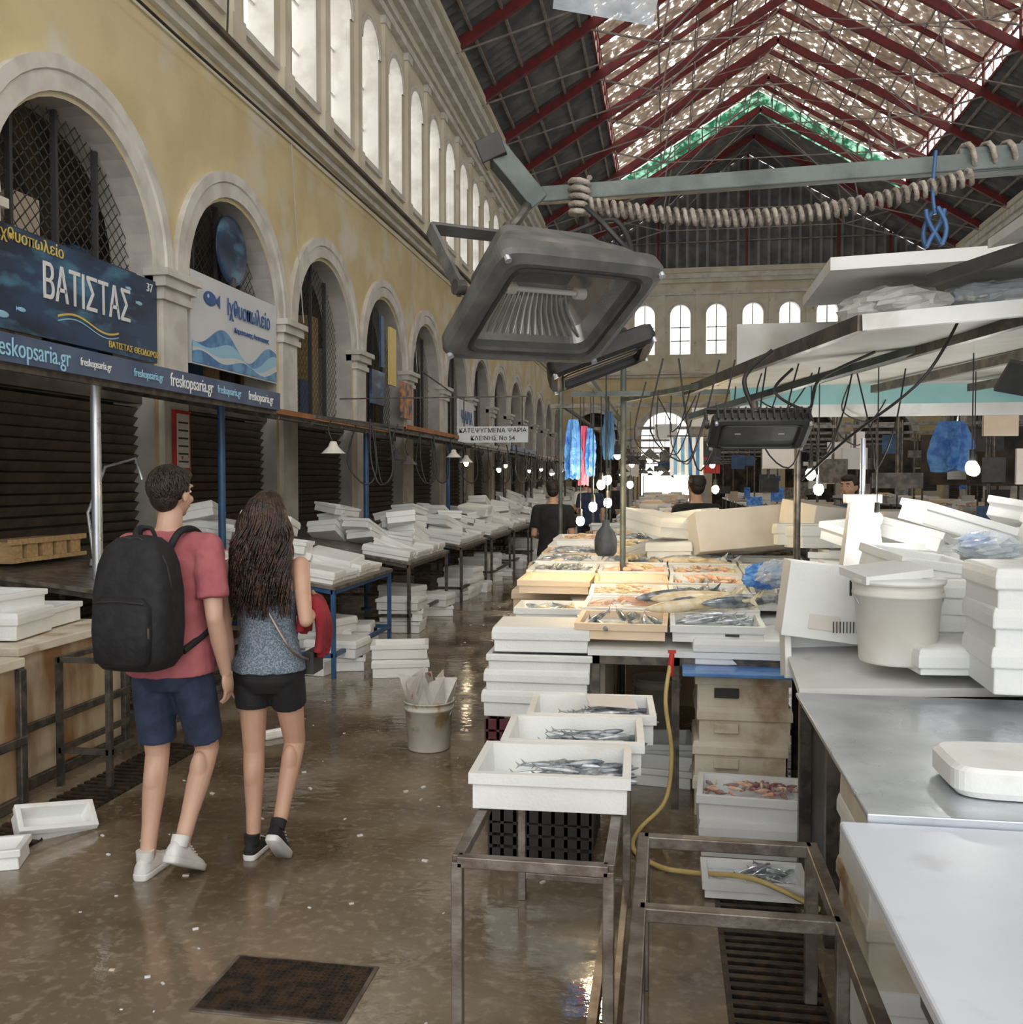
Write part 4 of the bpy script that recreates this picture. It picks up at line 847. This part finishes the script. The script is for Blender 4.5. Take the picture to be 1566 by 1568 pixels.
# ------------------------------------------------------------------ people
def remesh(mb,name,parent,vox,sm=4,mat=None):
    o=mb.build(name,parent); r=o.modifiers.new('r','REMESH'); r.mode='VOXEL'; r.voxel_size=vox; r.use_smooth_shade=True
    s=o.modifiers.new('s','SMOOTH'); s.factor=.5; s.iterations=sm; return o
def limb(mb,pts,rs,m,endcap=True):
    for i in range(len(pts)-1): mb.cyl(pts[i],pts[i+1],rs[i],rs[i+1],m,16)
    for i,(p,r) in enumerate(zip(pts,rs)):
        if endcap or i<len(pts)-1: mb.sph(p,r*.99,m,16,10)
def hand(mb,wr,d,nr,lat,m,s=1,curl=.35):
    wr=V(wr); d=V(d).normalized(); nr=V(nr); nr=(nr-d*nr.dot(d)).normalized(); lat0=d.cross(nr); lat=lat0 if lat0.dot(V(lat))>0 else -lat0
    Rm=Matrix((lat,d,nr)).transposed()
    mb.sph(wr+d*.045*s,(.040*s,.052*s,.017*s),m,16,10,rot=Rm)
    for i,(L,o) in enumerate(((.070,.031),(.080,.0105),(.074,-.010),(.058,-.029))):
        p=wr+d*(.078 if i in(1,2) else .072)*s+lat*o*s; ang=.0; dd=d+lat*o*2.6; dd.normalize(); pts=[p]
        for k,f in enumerate((.45,.32,.23)):
            ang+=curl*(1+.3*k); q=dd*math.cos(ang)+nr*math.sin(ang); p=p+q*L*f*s; pts.append(p)
        limb(mb,pts,[.0080*s,.0076*s,.0070*s,.0062*s],m)
    p=wr+d*.02*s+lat*.028*s; q=p+(d*.6+lat*.55+nr*.35).normalized()*.036*s; r_=q+(d*.85+lat*.2+nr*.4).normalized()*.03*s; t_=r_+(d*.95+nr*.3).normalized()*.022*s
    limb(mb,[p,q,r_,t_],[.013*s,.011*s,.0095*s,.0075*s],m)
def shoe(parent,ankle,pitch,yaw,m,msole,L=.28,name='shoe'):
    mb=MB(); a=V(ankle)
    mb.T=Matrix.Translation(a)@Euler((pitch,0,yaw)).to_matrix().to_4x4()@Matrix.Translation((0,0,-.085))
    sec=[(-.075,.018,.05),(-.065,.032,.085),(-.03,.038,.10),(.02,.040,.095),(.06,.042,.078),(.11,.046,.062),(.16,.046,.05),(.185,.036,.042),(.20,.012,.03)]
    f=L/.28; rr=[]
    for y,w,h in sec:
        rr.append([V((w*math.cos(t)*f, y*f, .016+ (h-.016)*max(0,math.sin(t)) if math.sin(t)>0 else .016)) for t in [2*pi*k/20 for k in range(20)]])
    mb.loft(rr,m)
    so=[]
    for z,k_ in ((.0,.94),(.006,1.03),(.024,1.05),(.028,1.0)):
        pts=[]
        for y,w,h in sec: pts.append(V((w*k_*f,y*f*1.02,z)))
        for y,w,h in sec[::-1]: pts.append(V((-w*k_*f,y*f*1.02,z)))
        so.append(pts)
    mb.loft(so,msole)
    for i in range(5): mb.tube([(-.022,(.03+i*.02)*f,.09-i*.008),(0,(.035+i*.02)*f,.097-i*.009),(.022,(.03+i*.02)*f,.09-i*.008)],.003,msole,5)
    mb.cyl((0,-.02,.07),(0,-.02,.115),.036,.038,m,16)
    mb.build(name,parent)
def person(name,loc,rz,H,P,skin,top,bot,shoem,solem,hairm,female=False,detail=True,head_yaw=0,arms=True,sleeve=True):
    E=bpy.data.objects.new(name,None); SC.collection.objects.link(E); E.location=loc; E.rotation_euler=(0,0,rz)
    k=H/1.76; E.scale=(k,k,k); vox=.0042 if detail else .012
    w=1 if not female else .88
    mb=MB()
    T_=[(.86,.135,.105),(.92,.155 if female else .15,.11),(1.0,.14 if not female else .135,.10),(1.10,.13 if not female else .108,.09),(1.22,.148*w,.10),(1.34,.165*w,.105),(1.42,.155*w,.09),(1.465,.10,.065),(1.49,.06,.055)]
    mb.loft([ring(0,0,z,a,b,24,2.2) for z,a,b in T_],skin)
    limb(mb,[(0,-.005,1.46),(0,.012,1.56)],[.055*w+.003,.05*w],skin)
    hc=V((0,.025,1.645)); mb.T=Matrix.Translation(hc)@Matrix.Rotation(head_yaw,4,'Z')
    mb.sph((0,-.008,.02),(.074,.092,.09),skin,20,14); mb.sph((0,.022,-.035),(.058,.066,.072),skin,18,12); mb.sph((0,.05,-.085),(.03,.03,.022),skin)
    mb.cyl((0,.085,.01),(0,.104,-.026),.008,.012,skin,10); mb.sph((0,.102,-.028),.012,skin,10,8); mb.sph((0,.084,-.062),(.024,.012,.010),skin,10,8)
    mb.sph((0,.078,.028),(.055,.014,.012),skin,12,8)
    for sx in (-1,1): mb.sph((sx*.076,-.005,-.012),(.010,.019,.032),skin,10,8); mb.sph((sx*.04,.06,-.03),(.022,.02,.02),skin,10,8)
    mb.T=Matrix.Identity(4)
    for side in ('L','R'):
        S,El,Wr=[V(q) for q in P['arm'+side]]
        limb(mb,[S,(S+El)/2,El,(El*.6+Wr*.4),Wr],[.05*w,.044*w,.036*w,.037*w,.024*w],skin)
        nr=P.get('palm'+side,(1 if side=='L' else -1,0,0)); hand(mb,Wr,P.get('hd'+side,(Wr-El)),nr,P.get('lat'+side,(0,1,0)),skin,.95 if female else 1.05,P.get('curl',.25))
        Hp,Kn,An=[V(q) for q in P['leg'+side]]
        limb(mb,[Hp,Hp*.5+Kn*.5,Kn,Kn*.8+An*.2,Kn*.6+An*.4,Kn*.3+An*.7,An],[.085,.070 if not female else .066,.051,.051,.048 if not female else .046,.037,.033],skin)
        mb.sph(Kn*.72+An*.28+V((0,-.010,0)),(.043,.046,.10),skin,18,12)
    remesh(mb,'body',E,vox,5)
    mb=MB(); mb.T=Matrix.Translation(hc)@Matrix.Rotation(head_yaw,4,'Z')
    for sx in (-1,1): mb.sph((sx*.030,.074,.004),(.012,.010,.007),TXW,10,8); mb.sph((sx*.030,.082,.004),.0055,EYE,8,6); mb.tube([(sx*.045,.078,.026),(sx*.03,.088,.03),(sx*.015,.088,.027)],.004,hairm,6)
    mb.tube([(-.020,.090,-.062),(0,.096,-.060),(.020,.090,-.062)],.004,LIP,6)
    mb.build('face_features',E)
    mb=MB(); hz=P['hem']; lw=P['waist']
    mb.loft([ring(0,0,z,a,b,24,2.3) for z,a,b in ((.80,.10,.09),(.86,.158,.122),(.93,.163,.125),(lw-.02,.15,.112),(lw,.148,.11))],bot)
    for side in ('L','R'):
        Hp,Kn,An=[V(q) for q in P['leg'+side]]
        if hz>Kn.z: t=(Hp.z-hz)/(Hp.z-Kn.z); e=Hp.lerp(Kn,t); limb(mb,[Hp,Hp.lerp(e,.5),e],[.094,.09,.083 if female else .078],bot,False)
        else:
            limb(mb,[Hp,Kn],[.094,.072],bot,True); e=Kn.lerp(An,(Kn.z-hz)/(Kn.z-An.z)); limb(mb,[Kn,e],[.072,.066],bot,False)
    remesh(mb,'shorts' if hz>.3 else 'trousers',E,.008 if detail else .014,2)
    mb=MB()
    if female:
        mb.loft([ring(0,0,z,a,b,28,2.2) for z,a,b in ((P['them'],.182,.142),(P['them']+.04,.176,.136),(.98,.155,.12),(1.1,.130,.108),(1.22,.137,.108),(1.30,.14,.10),(1.345,.135,.092),(1.36,.128,.085))],top)
        for sx in (-1,1): mb.tube([(sx*.105,-.09,1.33),(sx*.115,-.07,1.40),(sx*.11,-.02,1.445),(sx*.1,.05,1.42),(sx*.1,.09,1.34)],.014,top,8)
    else:
        mb.loft([ring(0,0,z,a,b,28,2.2) for z,a,b in ((P['them'],.192,.150),(.95,.184,.144),(1.1,.162,.124),(1.25,.168,.12),(1.36,.178,.115),(1.43,.165,.098),(1.47,.105,.075),(1.485,.07,.06))],top)
        for side in ('L','R'):
            S,El,Wr=[V(q) for q in P['arm'+side]]; e=S.lerp(El,P.get('sl',.72)); limb(mb,[S+V((0,0,.003)),e],[.066,.070],top,False); limb(mb,[S*.6+V((0,0,1.42))*.4,S],[.07,.062],top)
    o=remesh(mb,'shirt',E,.008 if detail else .014,3)
    if detail:
        tx=bpy.data.textures.new('cloth_folds','CLOUDS'); tx.noise_scale=.09; d=o.modifiers.new('d','DISPLACE'); d.texture=tx; d.strength=.018; d.mid_level=.5
    for side in ('L','R'):
        An=P['leg'+side][2]; pt=P.get('pitch'+side,0); shoe(E,An,pt,P.get('fy'+side,0),shoem,solem,.27 if not female else .245,'shoe_'+side)
    mb=MB(); mb.T=Matrix.Translation(hc)@Matrix.Rotation(head_yaw,4,'Z'); rr=random.Random(3)
    if not female:
        mb.sph((0,-.022,.030),(.083,.092,.088),hairm,20,14); mb.sph((0,-.05,-.01),(.068,.055,.075),hairm,18,12); mb.sph((0,.045,.075),(.06,.05,.035),hairm,14,10)
        for i in range(1300 if detail else 40):
            a=rr.uniform(0,2*pi); e=rr.uniform(-.5,1.5); dx,dy,dz=math.cos(e)*math.cos(a),math.cos(e)*math.sin(a),math.sin(e)
            if dy>.3 and dz<.5: continue
            if dz<-.1 and dy>-.3: continue
            p=V((.082*dx,-.022+.091*dy,.028+.088*dz)); nn_=V((dx,dy,dz)); dn=(V((.25,-.1,-1))-nn_*nn_.dot(V((.25,-.1,-1)))).normalized()
            dn=(dn+nn_.cross(dn)*rr.uniform(-.35,.35)).normalized(); mb.tube([p*.98,p+dn*.018+nn_*.003,p+dn*.036-nn_*.002],[.0045,.004,.001],hairm,4)
    else:
        mb.sph((0,-.02,.025),(.085,.100,.096),hairm,20,14)
        mb.T=Matrix.Identity(4)
        base=[(1.70,.075,.06,-.03),(1.62,.092,.07,-.05),(1.52,.105,.07,-.07),(1.42,.118,.06,-.09),(1.33,.10,.04,-.11),(1.30,.07,.02,-.115)]
        mb.loft([ring(0,cy,z,a,b,24,2) for z,a,b,cy in base],hairm)
        for i in range(420 if detail else 30):
            a=rr.uniform(pi+.0,2*pi) if i%5 else rr.uniform(pi-.5,2*pi+.5); am=rr.uniform(.006,.016); zl=rr.uniform(1.16,1.38); fq=rr.uniform(10,15); ph=a*2.2+rr.uniform(-.7,.7); pts=[];rs=[]
            n_=26
            for j in range(n_+1):
                t=j/n_; z=1.725+(zl-1.725)*t
                rx=.07+.060*math.sin(min(1,t*1.3)*pi*.6)+.012*t; ry=.075+.02*math.sin(t*pi)-.02*t; cy=-.005-.08*min(1,t*1.4)
                rx=rx if t>.12 else rx*(t/.12)**.5*.9+.01; ry=ry if t>.12 else ry*(t/.12)**.5+.005
                tw=am*min(1,t*2.5); pts.append(V((rx*math.cos(a)+tw*math.sin(t*fq+ph),cy+ry*math.sin(a)+tw*math.cos(t*fq+ph),z+(.02 if t<.1 else 0)))); rs.append(.0085*(1-t*.8)+.0008)
            mb.tube(pts,rs,hairm,6)
    mb.build('hair',E)
    return E
Pm=dict(armL=((-.175,-.01,1.41),(-.235,.02,1.13),(-.16,.20,1.20)),armR=((.185,-.01,1.41),(.235,-.05,1.12),(.235,.04,.87)),
 palmL=(1,.2,0),latL=(0,0,1),legL=((-.085,0,.90),(-.09,.035,.50),(-.085,-.06,.085)),legR=((.085,0,.90),(.095,.13,.51),(.10,-.10,.165)),
 hem=.56,waist=.97,them=.87,pitchR=-.50,fyR=-.05,fyL=.05)
man=person('man_walking_with_backpack',(-2.11,3.78,0),-.03,1.76,Pm,SKIN2,TEE,DENIM,SHOEW,SHOEW,HAIRM,head_yaw=-.15)
mb=MB(); rr_=[]
for z,a,b,p in ((.93,.10,.06,3),(.94,.135,.09,3.5),(.98,.16,.115,4),(1.1,.168,.12,4),(1.25,.165,.115,4),(1.36,.150,.10,4),(1.43,.125,.085,3.5),(1.465,.085,.06,3),(1.475,.04,.03,2)):
    rr_.append(ring(0,-.235+(z-1.1)*.03,z,a,b,36,p))
mb.loft(rr_,PACK)
rr_=[]
for z,a,b in ((.96,.09,.03),(.98,.12,.05),(1.1,.128,.055),(1.2,.122,.05),(1.235,.09,.03)): rr_.append(ring(0,-.335,z,a,b,30,4))
mb.loft(rr_,PACK)
for sx in (-1,1):
    mb.tube(smooth_path([(sx*.07,-.13,1.40),(sx*.10,-.08,1.485),(sx*.115,.03,1.475),(sx*.115,.125,1.36),(sx*.125,.14,1.22),(sx*.17,.06,1.08),(sx*.14,-.14,.99)]),.015,PACK,10)
    mb.tube(smooth_path([(sx*.158,-.24,1.0),(sx*.162,-.25,1.2),(sx*.14,-.27,1.38),(sx*.05,-.28,1.46),(0,-.28,1.465)]),.004,BLACKP,6)
mb.tube(smooth_path([(-.035,-.16,1.46),(-.02,-.17,1.50),(.02,-.17,1.50),(.035,-.16,1.46)]),.008,PACK,8)
mb.tube([(-.11,-.375,1.215),(0,-.392,1.225),(.11,-.375,1.215)],.003,BLACKP,6); mb.box((.13,-.375,1.10),(.006,.006,.04),STEELD)
mb.build('backpack',man)
Pw=dict(armL=((-.165,-.005,1.405),(-.205,-.03,1.12),(-.185,.0,.86)),armR=((.165,-.005,1.405),(.210,-.06,1.15),(.19,.14,1.19)),palmR=(-1,0,0),latR=(0,0,1),curl=.4,
 legL=((-.08,0,.90),(-.085,.02,.50),(-.07,-.03,.085)),legR=((.08,0,.90),(.085,.12,.52),(.085,-.10,.17)),hem=.72,waist=.98,them=.90,pitchR=-.72)
wom=person('woman_walking',(-1.77,4.02,0),.03,1.65,Pw,SKIN,TANK,BLK,BLK,SHOEW,HAIRW,female=True,head_yaw=.05)
mb=MB(); mb.tube(smooth_path([(-.09,.06,1.46),(-.085,-.03,1.47),(-.05,-.11,1.36),(.05,-.125,1.2),(.15,-.10,1.02),(.19,.02,.95)]),.008,STEELG,8)
mb.box((.19,.10,.93),(.05,.14,.11),BLACKP); mb.build('shoulder_bag',wom,bevel=.01)
mb=MB()
for i in range(6):
    y=.03+i*.022
    mb.tube(smooth_path([(.15,y,1.08+.02*math.sin(i*2)),(.16,y,1.18),(.195,y+.01,1.235),(.235,y,1.18),(.245+.012*math.sin(i*3),y+.01,1.07),(.235,y,.98+.03*math.sin(i*2.3))],5),.022,JACK,8)
remesh(mb,'carried_jacket',wom,.007,2)
def stand(name,loc,rz,H,top,bot,fem=False):
    P=dict(armL=((-.18,0,1.41),(-.22,.0,1.13),(-.17,.2,1.08)),armR=((.18,0,1.41),(.22,-.02,1.13),(.22,.03,.88)),legL=((-.085,0,.90),(-.09,.02,.5),(-.09,-.02,.085)),legR=((.085,0,.9),(.09,.03,.5),(.09,.02,.085)),hem=.12,waist=.97,them=.88)
    return person(name,loc,rz,H,P,SKIN,top,bot,BLACKP,BLACKP,HAIRM,detail=False)
stand('fishmonger_in_black',(.28,9.08,0),.3,1.76,BLK,BLK)
stand('shopper',(-1.25,10.5,0),.0,1.70,BLK,DENIM); stand('shopper',(-1.35,17,0),.3,1.75,DENIM,BLK); stand('shopper',(-1.6,19,0),.2,1.75,PAILC,DENIM); stand('shopper',(-1.3,24,0),.2,1.7,BLK,BLK); stand('shopper',(-1.5,30,0),.2,1.8,TANK,BLK); stand('shopper',(1.7,9.3,0),2.5,1.75,BLUEP,BLK); stand('shopper',(5.2,11,0),2.5,1.75,TEE,BLK)
# ------------------------------------------------------------------ world, camera
w=bpy.data.worlds.new('World'); SC.world=w; w.use_nodes=True
bg=w.node_tree.nodes['Background']; bg.inputs['Color'].default_value=(1,.985,.96,1); bg.inputs['Strength'].default_value=1.7
cam=bpy.data.cameras.new('Camera'); cam.sensor_width=36; cam.lens=36*1450/1566; cam.clip_start=.05; cam.clip_end=300
co=bpy.data.objects.new('Camera',cam); SC.collection.objects.link(co); co.location=(0,0,1.7); co.rotation_euler=(math.radians(90-1.94),0,math.radians(9.3)); SC.camera=co
SC.view_settings.view_transform='Standard'; SC.view_settings.look='None'; SC.view_settings.exposure=0.42
